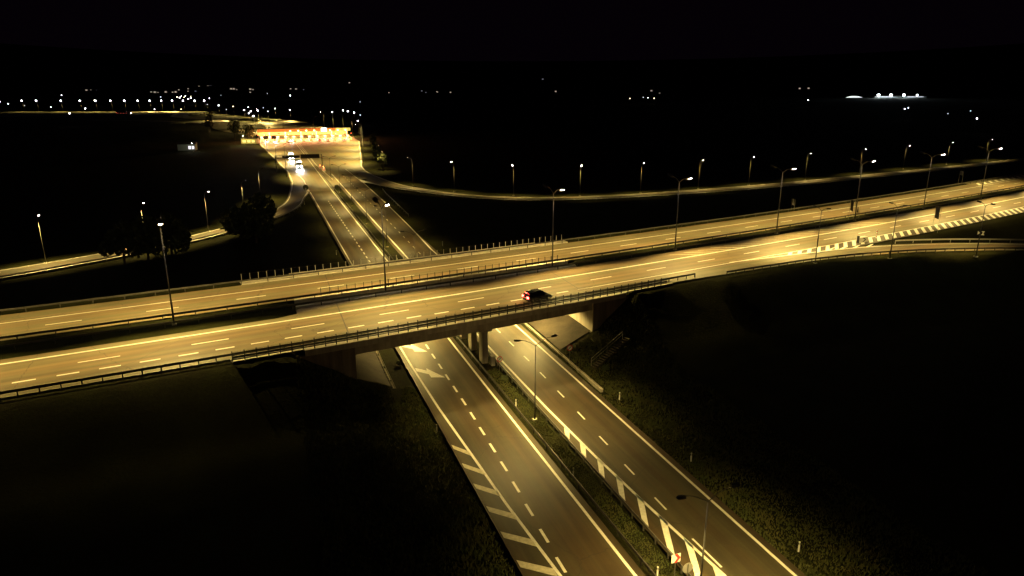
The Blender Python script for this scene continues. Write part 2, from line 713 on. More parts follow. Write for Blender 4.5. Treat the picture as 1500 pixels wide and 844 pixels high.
# median hatching on the right
hwm = MB()
for k in range(17):
    s0 = 88.8 + 3.75 * k
    top = 95.6 if k > 2 else 95.3
    hwm.poly([hw(s0 + .1, top, ZM), hw(s0 + 6.3, 92.3, ZM), hw(s0 + 6.85, 92.3, ZM), hw(s0 + .65, top, ZM)])
# far-side comb at the right
s = 244.0
while s < 330:
    hm.poly([hw(s - 3.7, 110.9, ZM), hw(s, 113.4, ZM), hw(s + 1.7, 113.4, ZM), hw(s - 2.0, 110.9, ZM)])
    s += 4.4
hline(110.8, 240, 330, .28, ZM + .002)
struct('highway_road_markings', hm, PAINT)
struct('median_hatch_markings', hwm, PAINTW)

# expansion joints across the decks (parallel to the lower road)
jm = MB()


def at_u(u, n, z):
    """point on the highway line n that lies at lower-road offset u"""
    a, b = -40.0, 140.0
    for _ in range(40):
        m_ = (a + b) / 2
        p = hw(m_, n)
        if lwinv(p.x, p.y)[1] < u:
            a = m_
        else:
            b = m_
    p = hw(a, n, z)
    return p


U0, U1 = 9.3, 45.2
for u in (U0 - .3, U1 + .3):
    for n0, n1 in ((81.7, 96.8), (101.4, 113.5)):
        a0, a1 = at_u(u - .07, n0, DZ + .006), at_u(u - .07, n1, DZ + .006)
        b0, b1 = at_u(u + .07, n0, DZ + .006), at_u(u + .07, n1, DZ + .006)
        jm.poly([a0, b0, b1, a1])
struct('deck_expansion_joints', jm, TAR)

lm = MB()
ZL = .010


def lline(pts, w=.26, z=ZL, m=None):
    P = [lw(t, u, z) for t, u in pts]
    P = [q for a, b in zip(P, P[1:]) for q in ([a] + [a.lerp(b, .5)])] + [P[-1]]
    (m or lm).strip(offset(P, -w / 2), offset(P, w / 2))


lline([(-60, 23.5), (20, 20.6), (43, 19.75), (54, 19.0), (64, 18.55), (76, 18.0), (90, 17.7), (104, 17.55), (266, 17.5)], .28)
lline([(-60, 25.4), (266, 25.45), (420, 26.0), (520, 26.2)], .28)
lline([(-60, 36.5), (20, 33.4), (38.5, 32.15), (50, 31.3), (59, 30.8), (71, 30.4), (91, 30.2), (190, 30.3), (320, 30.8)], .30)
lline([(-60, 37.6), (104, 37.4), (160, 37.4), (190, 38.4), (228, 39.2), (292, 39.8)], .28)
lline([(300, 29.2), (355, 27.6), (430, 27.2), (520, 27.3)], .25, z=.02)
lline([(380, 27.9), (520, 28.4)], .2, z=.02)


def u_dashL(t):
    pts = [(-60, 20.3), (44, 20.3), (60, 21.0), (75, 21.35), (98, 21.5), (150, 21.6), (300, 21.7)]
    for a, b in zip(pts, pts[1:]):
        if a[0] <= t <= b[0]:
            return lerp(a[1], b[1], (t - a[0]) / (b[0] - a[0]))
    return pts[-1][1]


def u_dashR(t):
    pts = [(-60, 32), (45, 32.5), (56, 32.9), (69, 33.5), (85, 33.85), (150, 33.8), (190, 34.2), (300, 34.8), (400, 34.9)]
    for a, b in zip(pts, pts[1:]):
        if a[0] <= t <= b[0]:
            return lerp(a[1], b[1], (t - a[0]) / (b[0] - a[0]))
    return pts[-1][1]


for k in range(-12, 50):
    t = 44.2 + 4.03 * k
    lm.strip([lw(t - .95, u_dashL(t) - .13, ZL), lw(t - .95, u_dashL(t) + .13, ZL)], [lw(t + 1.05, u_dashL(t + 1) - .13, ZL), lw(t + 1.05, u_dashL(t + 1) + .13, ZL)])
for k in range(-8, 42):
    t = 49.0 + 6.35 * k
    if k < 0 and t > 38:
        continue
    lm.strip([lw(t - 1.0, u_dashR(t) - .09, ZL), lw(t - 1.0, u_dashR(t) + .09, ZL)], [lw(t + 1.1, u_dashR(t + 1) - .09, ZL), lw(t + 1.1, u_dashR(t + 1) + .09, ZL)])
lm.strip([lw(39.5, 32.45, ZL), lw(39.5, 32.63, ZL)], [lw(43.5, 32.35, ZL), lw(43.5, 32.53, ZL)])
# merge arrows
A2 = [(89.3, 17.95), (87.75, 19.3), (88.5, 19.45), (84.6, 21.1), (85.2, 19.35), (86.4, 19.3), (87.9, 17.95)]
for dt, du in ((0, 0), (10.1, -.05)):
    P = [lw(t + dt, u + du, ZL + .002) for t, u in A2]
    c = P[1].lerp(P[5], .5)
    lm.poly([P[0], P[1], P[5], P[6]])
    lm.poly([P[1], P[2], P[3], P[4], P[5]])
# hatching at the right of the median
for k in range(-3, 7):
    tb = 42.0 + 4.25 * k
    ub = 29.75
    ut = 30.45 + max(0, min(1.6, (63.3 - tb) * .058))
    if k == 6:
        continue
    dt_ = (ut - ub) * 2.25
    lm.poly([lw(tb, ub, ZL), lw(tb + dt_, ut, ZL), lw(tb + dt_ + 1.25, ut - .1, ZL), lw(tb + 1.25, ub, ZL)])
# gore at the left and right ramps
lm.poly([lw(268, 16.6, .012), lw(268, 17.6, .012), lw(277, 17.3, .012), lw(277, 17.1, .012)])
gR = V3([(-78, 329), (-64.9, 294.3), (-59.5, 283.0)], .014)
lm.strip(offset(gR, -.15), offset(gR, .15))
lm.poly(V3([(-64.9, 294.3), (-61.0, 283.5), (-54.5, 277.5), (-50.8, 273.5)], .016))
lm2 = MB()
for P in (offset(RAMP_R_UP, .1), offset(RAMP_R_LO, -.35), offset(RAMP_L_IN, .1), offset(RAMP_L_OUT, -.1)):
    P = [p + Vector((0, 0, .02)) for p in P]
    lm2.strip(offset(P, -.14), offset(P, .14))
struct('ramp_road_markings', lm2, PAINT)
padln = MB()
for P in ([lw(*q, .014) for q in ((310, 47.3), (327, 46.5), (345, 47.5), (392, 54.0), (506, 69.0))],
          [lw(*q, .014) for q in ((272, 11.2), (295, 12.9), (334, 13.1), (405, 9.2), (504, 3.6))],
          [lw(*q, .014) for q in ((268, 17.2), (300, 17.6), (322, 16.8))]):
    padln.strip(offset(P, -.17), offset(P, .17))
struct('toll_plaza_markings', padln, PAINT)
struct('lower_road_markings', lm, PAINT)
# worn hatching outside the left edge line
wm = MB()
for k in range(-4, 6):
    to = 45.1 + 4.1 * k
    tin = to - 2.0
    ul = 19.75 - max(0, (tin - 43)) * .052
    ul = ul - .2
    wm.poly([lw(to, 17.1, ZL), lw(tin - .1, ul, ZL), lw(tin + .95, ul, ZL), lw(to + .95, 17.1, ZL)])
struct('worn_hatch_markings', wm, PAINTW)
# dashes of the far carriage ways on the plaza side
for k in range(3):
    pass


# ------------------------------------------------------------------ bridge
def section_between(n0, n1, u0, u1, step=14):
    A = [at_u(u0 + (u1 - u0) * i / step, n0, 0) for i in range(step + 1)]
    B = [at_u(u0 + (u1 - u0) * i / step, n1, 0) for i in range(step + 1)]
    return A, B


def prism_between(mb, n0, n1, u0, u1, z0, z1, step=14):
    A, B = section_between(n0, n1, u0, u1, step)
    k = step + 1
    vs = [(p.x, p.y, z1) for p in A] + [(p.x, p.y, z1) for p in B] + [(p.x, p.y, z0) for p in A] + [(p.x, p.y, z0) for p in B]
    fs = []
    for i in range(step):
        fs += [(i, i + 1, k + i + 1, k + i), (2 * k + i, 3 * k + i, 3 * k + i + 1, 2 * k + i + 1),
               (i, 2 * k + i, 2 * k + i + 1, i + 1), (k + i, k + i + 1, 3 * k + i + 1, 3 * k + i)]
    fs += [(0, k, 3 * k, 2 * k), (step, 2 * k + step, 3 * k + step, k + step)]
    mb.add(vs, fs)


def bridge(nA, nB, label, outer):
    o = at_u(27, (nA + nB) / 2, 0)
    t = thing('road_bridge', o, label, 'bridge', 'twin bridge decks over the lower road')
    m = MB()
    prism_between(m, nA, nB, U0 - 6, U1 + 6, DZ - .55, DZ - .03)
    m.build('deck_slab', CONC_D, t)
    m = MB()
    for a, b in ((nA + .55, nA + 5.6), (nB - 5.6, nB - .55)):
        prism_between(m, a, b, U0 + .05, U1 - .05, 5.35, DZ - .552)
    m.build('deck_girder', CONC, t)
    # kerb / cornice beams at the edges
    for a, b in ((nA - .12, nA + .55), (nB - .55, nB + .12)):
        m = MB()
        prism_between(m, a, b, U0 - 6, U1 + 6, DZ - .62, DZ + .14)
        m.build('edge_kerb', KERB, t)
    # abutments and wing walls
    for u, sg in ((U0, -1), (U1, 1)):
        m = MB()
        prism_between(m, nA + .15, nB - .15, u, u + sg * 1.3, -.4, DZ - .56, 4)
        m.build('abutment_wall', KERB, t)
    for nn in (outer,):
        for u, sg in ((U0, -1), (U1, 1)):
            m = MB()
            prism_between(m, nn - .2, nn + .2, u + sg * .02, u + sg * 7.5, .6, DZ - .63, 4)
            m.build('wing_wall', CONC_D, t)
    # piers on the median
    m = MB()
    for q in (nA + 2.5, nA + 7.8, nA + 13.1):
        p = at_u(27.75, q, 0)
        mm = MB()
        r = 1.05
        mm.box((p.x, p.y, 2.45), (1.5, .85, 5.3), LDIR)
        mm.build('pier', CONC, t)
    p0, p1 = at_u(27.75, nA + .8, 0), at_u(27.75, nB - .8, 0)
    m.build('x', CONC, t) if False else None
    mm = MB()
    prism_between(mm, nA + .9, nB - .9, 26.9, 28.6, 4.95, 5.348, 2)
    mm.build('pier_cap', CONC, t)
    return t


bridge(79.6, 97.9, 'near concrete bridge deck carrying the highway and the dark car over the lower road', 79.9)
bridge(100.9, 116.7, 'far concrete bridge deck behind the median gap with a pale service walkway', 116.4)

# pale service walkways on the decks and approaches
mb = MB()
A, B = hstrip(16, 79, 114.0, 116.2, DZ + .10)
mb.strip(A, B)
mb.strip([p - Vector((0, 0, .3)) for p in A], A)
struct('far_deck_walkway', mb, KERB)
mb = MB()
A, B = hstrip(9.3, 76, 79.9, 80.9, DZ + .145)
mb.strip(A, B)
mb.strip(B, [p - Vector((0, 0, .3)) for p in B])
struct('near_deck_walkway', mb, KERB)

# concrete drain channels at the foot of the slopes + slope paving
mb = MB()
for t0, t1, u in ((82, 124, 14.05), (74, 126, 39.25)):
    P = [lw(t0 + (t1 - t0) * i / 8, u, -.02) for i in range(9)]
    mb.sweep(P, [(-.18, -.5), (-.18, .05), (-.12, .05), (-.07, -.06), (.07, -.06), (.12, .05), (.18, .05), (.18, -.5)])
struct('drain_channels', mb, CONC)
mb = MB()
for (ua, za, ub, zb) in ((13.7, .0, U0 + .02, 2.05), (39.75, .0, U1 - .02, 2.05)):
    N_ = 10
    A = []
    B = []
    for i in range(N_ + 1):
        n = 80.3 + (116.2 - 80.3) * i / N_
        a, b = at_u(ua, n, za + .06), at_u(ub, n, zb)
        A.append(a)
        B.append(b)
    mb.strip(A, B)
struct('slope_paving', mb, PAVING)

# ------------------------------------------------------------------ guard rails and parapets
WSEC = [(0, .75), (.06, .735), (.085, .70), (.085, .66), (.02, .62), (.02, .59), (.085, .55), (.085, .51), (.06, .475), (0, .46), (-.012, .46), (-.012, .75)]


def guardrail(path, label, spacing=4.0, side=1, group='steel guard rails', m=None, name='guard_rail', h=0.0, double=False):
    m = m or GALV_D
    path = [Vector(p) for p in path]
    t = thing(name, path[0], label, 'guard rail', group)
    sec = [(o * side, z + h) for o, z in WSEC]
    MB().sweep(path, sec).build('beam', m, t)
    if double:
        MB().sweep(offset(path, -.5 * side), [(-o, z) for o, z in sec]).build('beam', m, t)
    pts = resample(path, spacing)
    if len(pts) > 100:
        pts = resample(path, spacing * len(pts) / 98)
    pm = MB().box((0, 0, .36 + h / 2), (.12, .10, .76 + h))
    first = None
    for p in pts:
        if first is None:
            first = pm.build('post', m, None)
            o = first
        else:
            o = first.copy()
            COL.objects.link(o)
        o.parent = t
        d = offset([p, p + Vector((1e-3, 0, 0))], 0)
        o.location = (p - path[0]) + Vector((0, 0, -.02))
        o.rotation_euler = (0, 0, HANG if p.z > 3 else LDIR)
    return t


def parapet(s0, s1, n, label, hpost, rails, pm_, rm_, spacing=1.33, z=DZ + .14, mesh=None, rad=.035):
    o = hw(s0, n, z)
    t = thing('bridge_parapet', o, label, 'parapet', 'post and rail parapets on the bridge')
    path = [hw(s0 + (s1 - s0) * i / 24, n, z) for i in range(25)]
    for zz, hh, dd in rails:
        MB().sweep(path, [(-dd, zz - hh), (dd, zz - hh), (dd, zz + hh), (-dd, zz + hh)]).build('rail', rm_, t)
    if mesh:
        mm = MB()
        for q in resample(path, .2):
            mm.box((q.x, q.y, q.z + (mesh[0] + mesh[1]) / 2), (.014, .014, mesh[1] - mesh[0]))
        mm.sweep(path, [(-.008, mesh[1]), (.008, mesh[1]), (.008, mesh[1] + .016), (-.008, mesh[1] + .016)])
        mm.build('mesh_infill', rm_, t)
    first = None
    k = 0
    while s0 + k * spacing <= s1 + .01:
        p = hw(s0 + k * spacing, n, z)
        if first is None:
            first = MB().box((0, 0, hpost / 2 - .03), (rad * 2, .11, hpost + .06)).build('post', pm_, None)
            q = first
        else:
            q = first.copy()
            COL.objects.link(q)
        q.parent = t
        q.location = p - o
        q.rotation_euler = (0, 0, HANG)
        k += 1
    return t


parapet(9.4, 74.5, 79.72, 'dark post and rail parapet on the near edge of the bridge', 1.36, ((.34, .06, .05), (.60, .12, .05), (.86, .05, .04)), HOUS, HOUS, mesh=(.86, 1.24), rad=.05)
parapet(16.5, 80, 116.35, 'pale steel posts along the far edge of the bridge walkway', 1.02, ((.98, .007, .01),), GALV_P, GALV_D)
parapet(25.3, 68.2, 101.2, 'row of short dark posts on the far deck above the median gap', 1.25, ((1.1, .014, .02), (.38, .04, .03)), HOUS, HOUS, z=DZ + .1)
guardrail([hw(s, 113.95) for s in range(-70, 331, 8)], 'long guard rail along the outer edge of the far carriageway', 4.1, 1)
guardrail([hw(s, 100.7) for s in range(-70, 331, 8)], 'guard rail on the far side of the dark highway median', 4.1, -1)
guardrail([hw(s, 97.1) for s in range(-70, 331, 8)], 'guard rail on the near side of the dark highway median, passing the lamp posts', 4.1, 1)
guardrail([hw(s, 81.15) for s in range(-70, 84, 4)], 'guard rail along the near edge of the highway, inside the bridge parapet', 1.9, -1)
rp = offset(EX_OUT, .7)
guardrail(rp[6:], 'guard rail following the outer bend of the exit ramp at the right', 2.0, -1)
rp = offset(EX_IN, -1.6)
rp = [p for p in rp if p.x > 76]
guardrail(rp, 'pale guard rail on the inner side of the exit ramp at the right edge', 4.0, 1, m=GALV_P)
guardrail([lw(t, 26.5) for t in range(-10, 330, 5)], 'guard rail beside the left carriageway of the lower road, under the bridge', 4.0, -1)
guardrail([lw(t, 29.05) for t in range(-10, 100, 5)], 'guard rail with pale posts beside the white hatching of the lower road', 2.0, 1, m=GALV)
guardrail(offset(RAMP_R_LO, 1.0)[6:66], 'pale guard rail along the lower edge of the long right ramp', 4.0, -1, m=GALV_P)
guardrail(offset(RAMP_L_IN, -1.3)[14:], 'guard rail along the left ramp behind the highway', 4.0, 1, m=GALV_P)
guardrail([lw(t, u) for t, u in ((205, 41.3), (228, 42.0), (250, 42.6), (262, 43.4))], 'short guard rail beside the right lane before the ramp', 4.0, 1, m=GALV)


# ------------------------------------------------------------------ street lamps
def spot(name, parent, loc, aim, power, size=120, blend=.85, col=SODIUM, radius=.035, ell=1.0):
    d = bpy.data.lights.new(name, 'SPOT')
    d.energy = power
    d.color = col
    d.spot_size = math.radians(size)
    d.spot_blend = blend
    d.shadow_soft_size = radius
    o = bpy.data.objects.new(name, d)
    COL.objects.link(o)
    o.parent = parent
    o.location = loc
    az = -Vector(aim).normalized()          # local x stays along the road, so a stretched cone is a street-light beam
    ax_ = (Vector((1, 0, 0)) - az * az.x).normalized()
    ay_ = az.cross(ax_)
    o.rotation_euler = Matrix((ax_, ay_, az)).transposed().to_euler()
    if ell != 1.0:
        o.scale = (ell, 1, 1)
    return o


def make_lamp(name, h, arm, rise, arms, power, label, cat='street lamp', group=None, rb=.10, lens=None, tilt=.28, base=True, ell=2.1, size=92, hs=1.0, aim=.06, blend=.85):
    """lamp post modelled round its foot; arms = list of +1 / -1 along local y"""
    t = thing(name, (0, 0, 0), label, cat, group, local=True)
    lens = lens or LENS
    MB().tube([(0, 0, 0), (0, 0, h * .5), (0, 0, h)], [rb, rb * .75, rb * .5], 10).build('pole', POLE, t, True)
    if base:
        MB().box((0, 0, .0), (.55, .55, .2)).build('foundation', CONC, t)
    for a in arms:
        P = []
        for i in range(9):
            k = i / 8
            P.append((0, a * arm * (1 - math.cos(k * PI / 2)) ** .8 if False else a * arm * k, h - .1 + (rise + .1) * math.sin(k * PI / 2)))
        MB().tube(P, rb * .42, 8).build('arm', POLE, t, True)
        hy, hz = a * (arm + .38 * hs), h + rise + .02
        m = MB()
        ct, st_ = math.cos(tilt), math.sin(tilt)

        def tr(x, y, z):
            yy = y * ct - z * st_
            zz = y * st_ + z * ct
            return (x, hy + a * yy, hz + zz)
        ring0 = [tr(x * hs, y * hs, -.045 * hs) for x, y in ((-.17, -.42), (.17, -.42), (.24, -.1), (.22, .34), (.1, .46), (-.1, .46), (-.22, .34), (-.24, -.1))]
        ring1 = [tr(x * hs * .7, y * hs * .8, .17 * hs) for x, y in ((-.17, -.42), (.17, -.42), (.24, -.1), (.22, .34), (.1, .46), (-.1, .46), (-.22, .34), (-.24, -.1))]
        m.add(ring0 + ring1, [(i, (i + 1) % 8, 8 + (i + 1) % 8, 8 + i) for i in range(8)] + [tuple(range(8, 16)), tuple(range(8))[::-1]])
        hd = m.build('luminaire', HOUS, t)
        m = MB()
        R0 = [tr(x * hs, y * hs, -.003) for x, y in ((-.14, -.22), (.14, -.22), (.2, 0), (.18, .3), (.08, .42), (-.08, .42), (-.18, .3), (-.2, 0))]
        R1 = [tr(x * hs * .6, (y * .6 + .06) * hs, -.05 * hs) for x, y in ((-.14, -.22), (.14, -.22), (.2, 0), (.18, .3), (.08, .42), (-.08, .42), (-.18, .3), (-.2, 0))]
        m.add(R0 + R1, [(i, 8 + i, 8 + (i + 1) % 8, (i + 1) % 8) for i in range(8)] + [tuple(range(8, 16))[::-1]])
        ln = m.build('lens', lens, t, True)
        ln.visible_diffuse = True
        pw = power[a] if isinstance(power, dict) else power
        if pw > 0:
            bp_ = tr(0, .06 * hs, -.105 * hs)
            spot('bulb', t, bp_, (0, a * aim, -1), pw, size=size, ell=ell, blend=blend, radius=.05 * hs)
    return t


def put(proto, loc, rz, label):
    o = copy_tree(proto)
    o.location = loc
    o.rotation_euler = (0, 0, rz)
    o['label'] = label
    return o


ORD = ['first', 'second', 'third', 'fourth', 'fifth', 'sixth', 'seventh', 'eighth', 'ninth', 'tenth', 'eleventh', 'twelfth', 'thirteenth', 'fourteenth', 'fifteenth', 'sixteenth', 'seventeenth', 'eighteenth']

# highway median: local +y points away over the far carriageway, -y over the near one
hwl = make_lamp('highway_lamp', 13.1, 1.9, .85, (-1, 1), K_DECK, '', group='tall double-arm lamp posts in the highway median', rb=.13, tilt=.34, hs=1.55, size=66, ell=2.8, aim=.45, blend=.6)
for sy, en in ((-1, 500), (1, 250)):
    d = bpy.data.lights.new('stray_light', 'POINT')
    d.energy = en
    d.color = (1.0, .66, .26)
    d.shadow_soft_size = .03
    o = bpy.data.objects.new('stray_light', d)
    COL.objects.link(o)
    o.parent = hwl
    o.location = (0, sy * 2.4, 13.75)
SS = (4.9, 34.4, 64.8, 93.4, 123.0, 151.2, 181.6, 212.4, 243)
hl = ['tall lit lamp post in the median at the left, standing beside the two dark rails',
      'tall double-arm lamp post rising from the middle of the bridge',
      'tall lamp post at the right end of the bridge above the dark car',
      'tall median lamp post next right of the bridge, left of the median hatching',
      'tall median lamp post left of the triangular sign back',
      'tall median lamp post beside the two dark sign backs',
      'tall median lamp post above the dark sign, seventh from the left',
      'tall median lamp post near the right edge where the far white comb marking begins',
      'tall median lamp post just outside the right edge of the photo']
for i, s in enumerate(SS):
    p = hw(s, 98.15)
    a = HANG + 2 * (s - 55) / 4660
    if i == 0:
        hwl.location = p
        hwl.rotation_euler = (0, 0, a)
        hwl['label'] = hl[0]
    else:
        put(hwl, p, a, hl[i])
o = put(hwl, hw(-25, 98.15), HANG, 'tall median lamp post beyond the left edge of the photo')

# lower road median: arms reach over both carriageways (local +y -> right carriageway)
lwl = make_lamp('road_lamp', 9.4, 1.95, .75, (-1, 1), K_LOW, '', group='double-arm lamp posts in the median of the lower road', rb=.09, tilt=.12, hs=.85, size=100, ell=2.1, aim=.18, blend=.75)
for sy in (-1, 1):
    d = bpy.data.lights.new('stray_light', 'POINT')
    d.energy = 210
    d.color = (1.0, .62, .2)
    d.shadow_soft_size = .03
    o = bpy.data.objects.new('stray_light', d)
    COL.objects.link(o)
    o.parent = lwl
    o.location = (0, sy * 2.3, 9.98)
LT = ((36.0, 'double-arm lamp post by the white hatching at the bottom edge'), (69.0, 'double-arm lamp post on the grass median just in front of the bridge'),
      (5.0, 'double-arm lamp post below the bottom edge of the photo'),
      (134.0, 'double-arm lamp post close behind the bridge on the lower median'), (166.0, 'second double-arm lamp post behind the bridge on the lower median'), (198.0, 'third double-arm lamp post behind the bridge on the lower median'),
      (230.0, 'double-arm lamp post on the lower median level with the left ramp'), (262.0, 'double-arm lamp post on the lower median beside the gore sign'), (294.0, 'double-arm lamp post on the lower median nearest the gantry'))
RL = math.atan2(.3411, .94) + 0 - PI / 2
for i, (t, lab) in enumerate(LT):
    p = lw(t, 27.9, 0)
    if i == 0:
        lwl.location = p
        lwl.rotation_euler = (0, 0, RL)
        lwl['label'] = lab
    else:
        put(lwl, p, RL, lab)

# exit ramp lamps
exl = make_lamp('ramp_lamp', 9.6, 1.1, .5, (-1, 1), {1: K_RAMP * 1.3, -1: 90.0}, '', group='dark lamp posts along the exit ramp on the right', rb=.1, tilt=.1, size=72, aim=.42, ell=2.4)
EL = [((108.3, 77.6), 'dark lamp post behind the guard rail where the exit ramp splits off'), ((123.3, 72.6), 'dark T-topped lamp post on the outside of the exit ramp bend'), ((138.8, 65.0), 'dark lamp post on the exit ramp nearest the right edge')]
for i, ((s, n), lab) in enumerate(EL):
    p = hw(s, n, DZ - .25)
    if i == 0:
        exl.location = p
        exl.rotation_euler = (0, 0, HANG - .1)
        exl['label'] = lab
    else:
        put(exl, p, HANG - .15 * i, lab)

# right ramp lamps (single arm towards the ramp) and left ramp lamps
rl = make_lamp('ramp_lamp', 10.0, .9, .8, (-1,), K_RAMP, '', group='single-arm lamp posts along the long ramp behind the highway', rb=.085, tilt=.30, hs=1.15)
RB = [(-60.5, 328.6), (-39.0, 274.6), (-21.5, 259.1), (.5, 249.0), (24.3, 248.5), (47.2, 255.5), (71.0, 265.5), (94.2, 277.8), (123.2, 294.0), (155.1, 313.0), (184.7, 331.6), (216.7, 350.8), (250.1, 372.4)]
for i, (x, y) in enumerate(RB):
    a, b = RB[max(i - 1, 0)], RB[min(i + 1, len(RB) - 1)]
    rz = math.atan2(b[1] - a[1], b[0] - a[0])
    lab = ORD[i] + ' single-arm lamp post along the long right ramp, counted from the toll plaza'
    if i == 0:
        rl.location = (x, y, -.1)
        rl.rotation_euler = (0, 0, rz)
        rl['label'] = lab
    else:
        put(rl, (x, y, -.1), rz, lab)
rll = make_lamp('ramp_lamp', 10.0, .9, .8, (-1,), K_RAMP * 2.0, '', rb=.085, tilt=.30, hs=1.15)
LB = [(-103.6, 150.2), (-89.3, 166.2), (-81.9, 184.8), (-80.2, 206.6), (-85.5, 236.0)]
for i, (x, y) in enumerate(LB):
    a, b = LB[max(i - 1, 0)], LB[min(i + 1, len(LB) - 1)]
    rz = math.atan2(b[1] - a[1], b[0] - a[0])
    lab = ORD[i] + ' single-arm lamp post along the left ramp, counted from the left edge'
    o = rll if i == 0 else copy_tree(rll)
    o.location = (x, y, -.1)
    o.rotation_euler = (0, 0, rz)
    o['label'] = lab
    o['group'] = 'single-arm lamp posts along the left ramp'
o = put(rl, (-124, 131, -.1), .8, 'single-arm lamp post of the left ramp beyond the left edge')
o['group'] = 'single-arm lamp posts along the left ramp'

# lamps under the bridge soffit
for i, (t_, u_) in enumerate(((101.5, 20.5), (113, 23.0), (98, 38.5), (111, 38.0))):
    p = lw(t_, u_, 5.28)
    o = thing('underpass_lamp', p, ['box lamp under the near deck over the left carriageway', 'box lamp under the far deck over the left carriageway', 'box lamp under the near deck over the right carriageway', 'box lamp under the far deck over the right carriageway'][i], 'lamp', 'box lamps under the bridge')
    MB().box((p.x, p.y, 5.24), (.7, .3, .16), LDIR).build('housing', HOUS, o)
    MB().box((p.x, p.y, 5.145), (.6, .24, .03), LDIR).build('lens', LENS_D, o)
    spot('bulb', o, (0, 0, -.2), (0, 0, -1), (9000, 5200, 10500, 8000)[i], size=172, blend=.3, radius=.08)

# ------------------------------------------------------------------ signs and posts


def delineator(loc, label, group='white delineator posts with black bands'):
    o = thing('delineator_post', loc, label, 'road post', group)
    x, y, z = loc
    MB().box((x, y, z + .5), (.12, .09, 1.0)).build('post', WHITE, o)
    MB().box((x, y, z + .80), (.128, .098, .2)).build('black_band', BLACKP, o)
    MB().box((x, y - .05, z + .80), (.06, .012, .14)).build('reflector', SIGNW, o)
    return o


DL = [((70.5, 39.9), 'white delineator post on the grass right of the lower road, nearest the bridge'), ((54.7, 39.8), 'white delineator post on the right verge in the middle of the three'),
      ((39.0, 39.9), 'white delineator post on the right verge nearest the bottom edge'), ((70.0, 16.3), 'white delineator post on the dark left verge of the lower road'),
      ((56.2, 26.95), 'small white post on the median guard rail left of the hatching'), ((40.3, 27.0), 'small white post on the median beside the chevron sign'),
      ((73.0, 27.0), 'small white post on the median between bridge and lamp'), ((163.0, 41.0), 'white delineator post on the right verge behind the bridge'),
      ((162.0, 15.4), 'white delineator post on the left verge behind the bridge'), ((238.0, 13.5), 'white delineator post in the ramp gore grass on the left'), ((150.0, 27.3), 'white delineator post on the lower median behind the bridge')]
for (t, u), lab in DL:
    delineator(tuple(lw(t, u, -.05)), lab)


def disc(mb, c, r, nx, ny, th=.02, seg=20):
    """upright disc facing (nx, ny)"""
    c = Vector(c)
    n = Vector((nx, ny, 0)).normalized()
    a = Vector((-n.y, n.x, 0))
    z = Vector((0, 0, 1))
    vs = [c + n * q + (a * math.cos(2 * PI * k / seg) + z * math.sin(2 * PI * k / seg)) * r for q in (0, th) for k in range(seg)]
    mb.add(vs, [tuple(range(seg))[::-1], tuple(range(seg, 2 * seg))] + [(k, (k + 1) % seg, seg + (k + 1) % seg, seg + k) for k in range(seg)])


def round_sign(loc, label, h=2.2, r=.45, face=(0.34, -.94)):
    o = thing('road_sign', loc, label, 'road sign', 'round red-ringed signs by the bridge')
    x, y, z = loc
    fx, fy = face
    MB().tube([(x - fx * .06, y - fy * .06, z), (x - fx * .06, y - fy * .06, z + h + .3)], .035, 8).build('post', GALV, o)
    m = MB()
    disc(m, (x, y, z + h), r, fx, fy, .02)
    pl = m.build('sign_plate', REDP, o)
    m = MB()
    disc(m, (x + fx * .022, y + fy * .022, z + h), r * .76, fx, fy, .004)
    m.build('sign_face', SIGNW, o)
    m = MB()
    n = Vector((fx, fy, 0)).normalized()
    a = Vector((-n.y, n.x, 0))
    c = Vector((x + fx * .030, y + fy * .030, z + h))
    d1 = (a + Vector((0, 0, 1))).normalized()
    d2 = (a - Vector((0, 0, 1))).normalized()
    L_, w_ = r * .74, r * .12
    m.add([c + d1 * L_ + d2 * w_, c + d1 * L_ - d2 * w_, c - d1 * L_ - d2 * w_, c - d1 * L_ + d2 * w_], [(0, 1, 2, 3)])
    m.build('diagonal_bar', BLACKP, o)
    return o


round_sign(tuple(lw(84.0, 39.2, .1)), 'round white sign with red ring and dark diagonal on the right verge by the bridge', 2.0)
round_sign(tuple(lw(84.2, 28.75, 0)), 'round red-ringed sign on the median right of the bridge pier', 1.75, .42)

# chevron board at the bottom edge
p = lw(39.8, 28.3, 0)
o = thing('chevron_sign', p, 'square white board with a red chevron on the median at the bottom edge', 'road sign')
ax = Vector((.94, .3411, 0))
fr = Vector((.3411, -.94, 0))
MB().tube([p - fr * .06, p - fr * .06 + Vector((0, 0, 2.2))], .035, 8).build('post', GALV, o)


def panel(c, w, h, ax, fr, th=.03):
    m = MB()
    a, z = ax * (w / 2), Vector((0, 0, h / 2))
    f = [c - a - z, c + a - z, c + a + z, c - a + z]
    bk = [q - fr * th for q in f]
    return m.add(f + bk, [(0, 1, 2, 3), (7, 6, 5, 4), (0, 4, 5, 1), (1, 5, 6, 2), (2, 6, 7, 3), (3, 7, 4, 0)])


c = p + Vector((0, 0, 1.75))
panel(c, .82, .76, ax, fr).build('sign_plate', SIGNW, o)
m = MB()
q = c + fr * .006
Z = Vector((0, 0, 1))
m.poly([q + ax * -.18 + Z * .40, q + ax * .10 + Z * .40, q + ax * .42, q + ax * .12])
m.poly([q + ax * .12, q + ax * .42, q + ax * .10 - Z * .40, q + ax * -.18 - Z * .40])
m.build('chevron', REDP, o)
p = lw(38.3, 28.35, 0)
o = thing('road_sign', p, 'pale blank round sign back beside the chevron board', 'road sign')
MB().tube([p + fr * .06, p + fr * .06 + Vector((0, 0, 2.4))], .035, 8).build('post', GALV, o)
m = MB()
disc(m, (p.x, p.y, 1.95), .46, fr.x, fr.y, .02)
m.build('sign_plate', SIGNP, o)

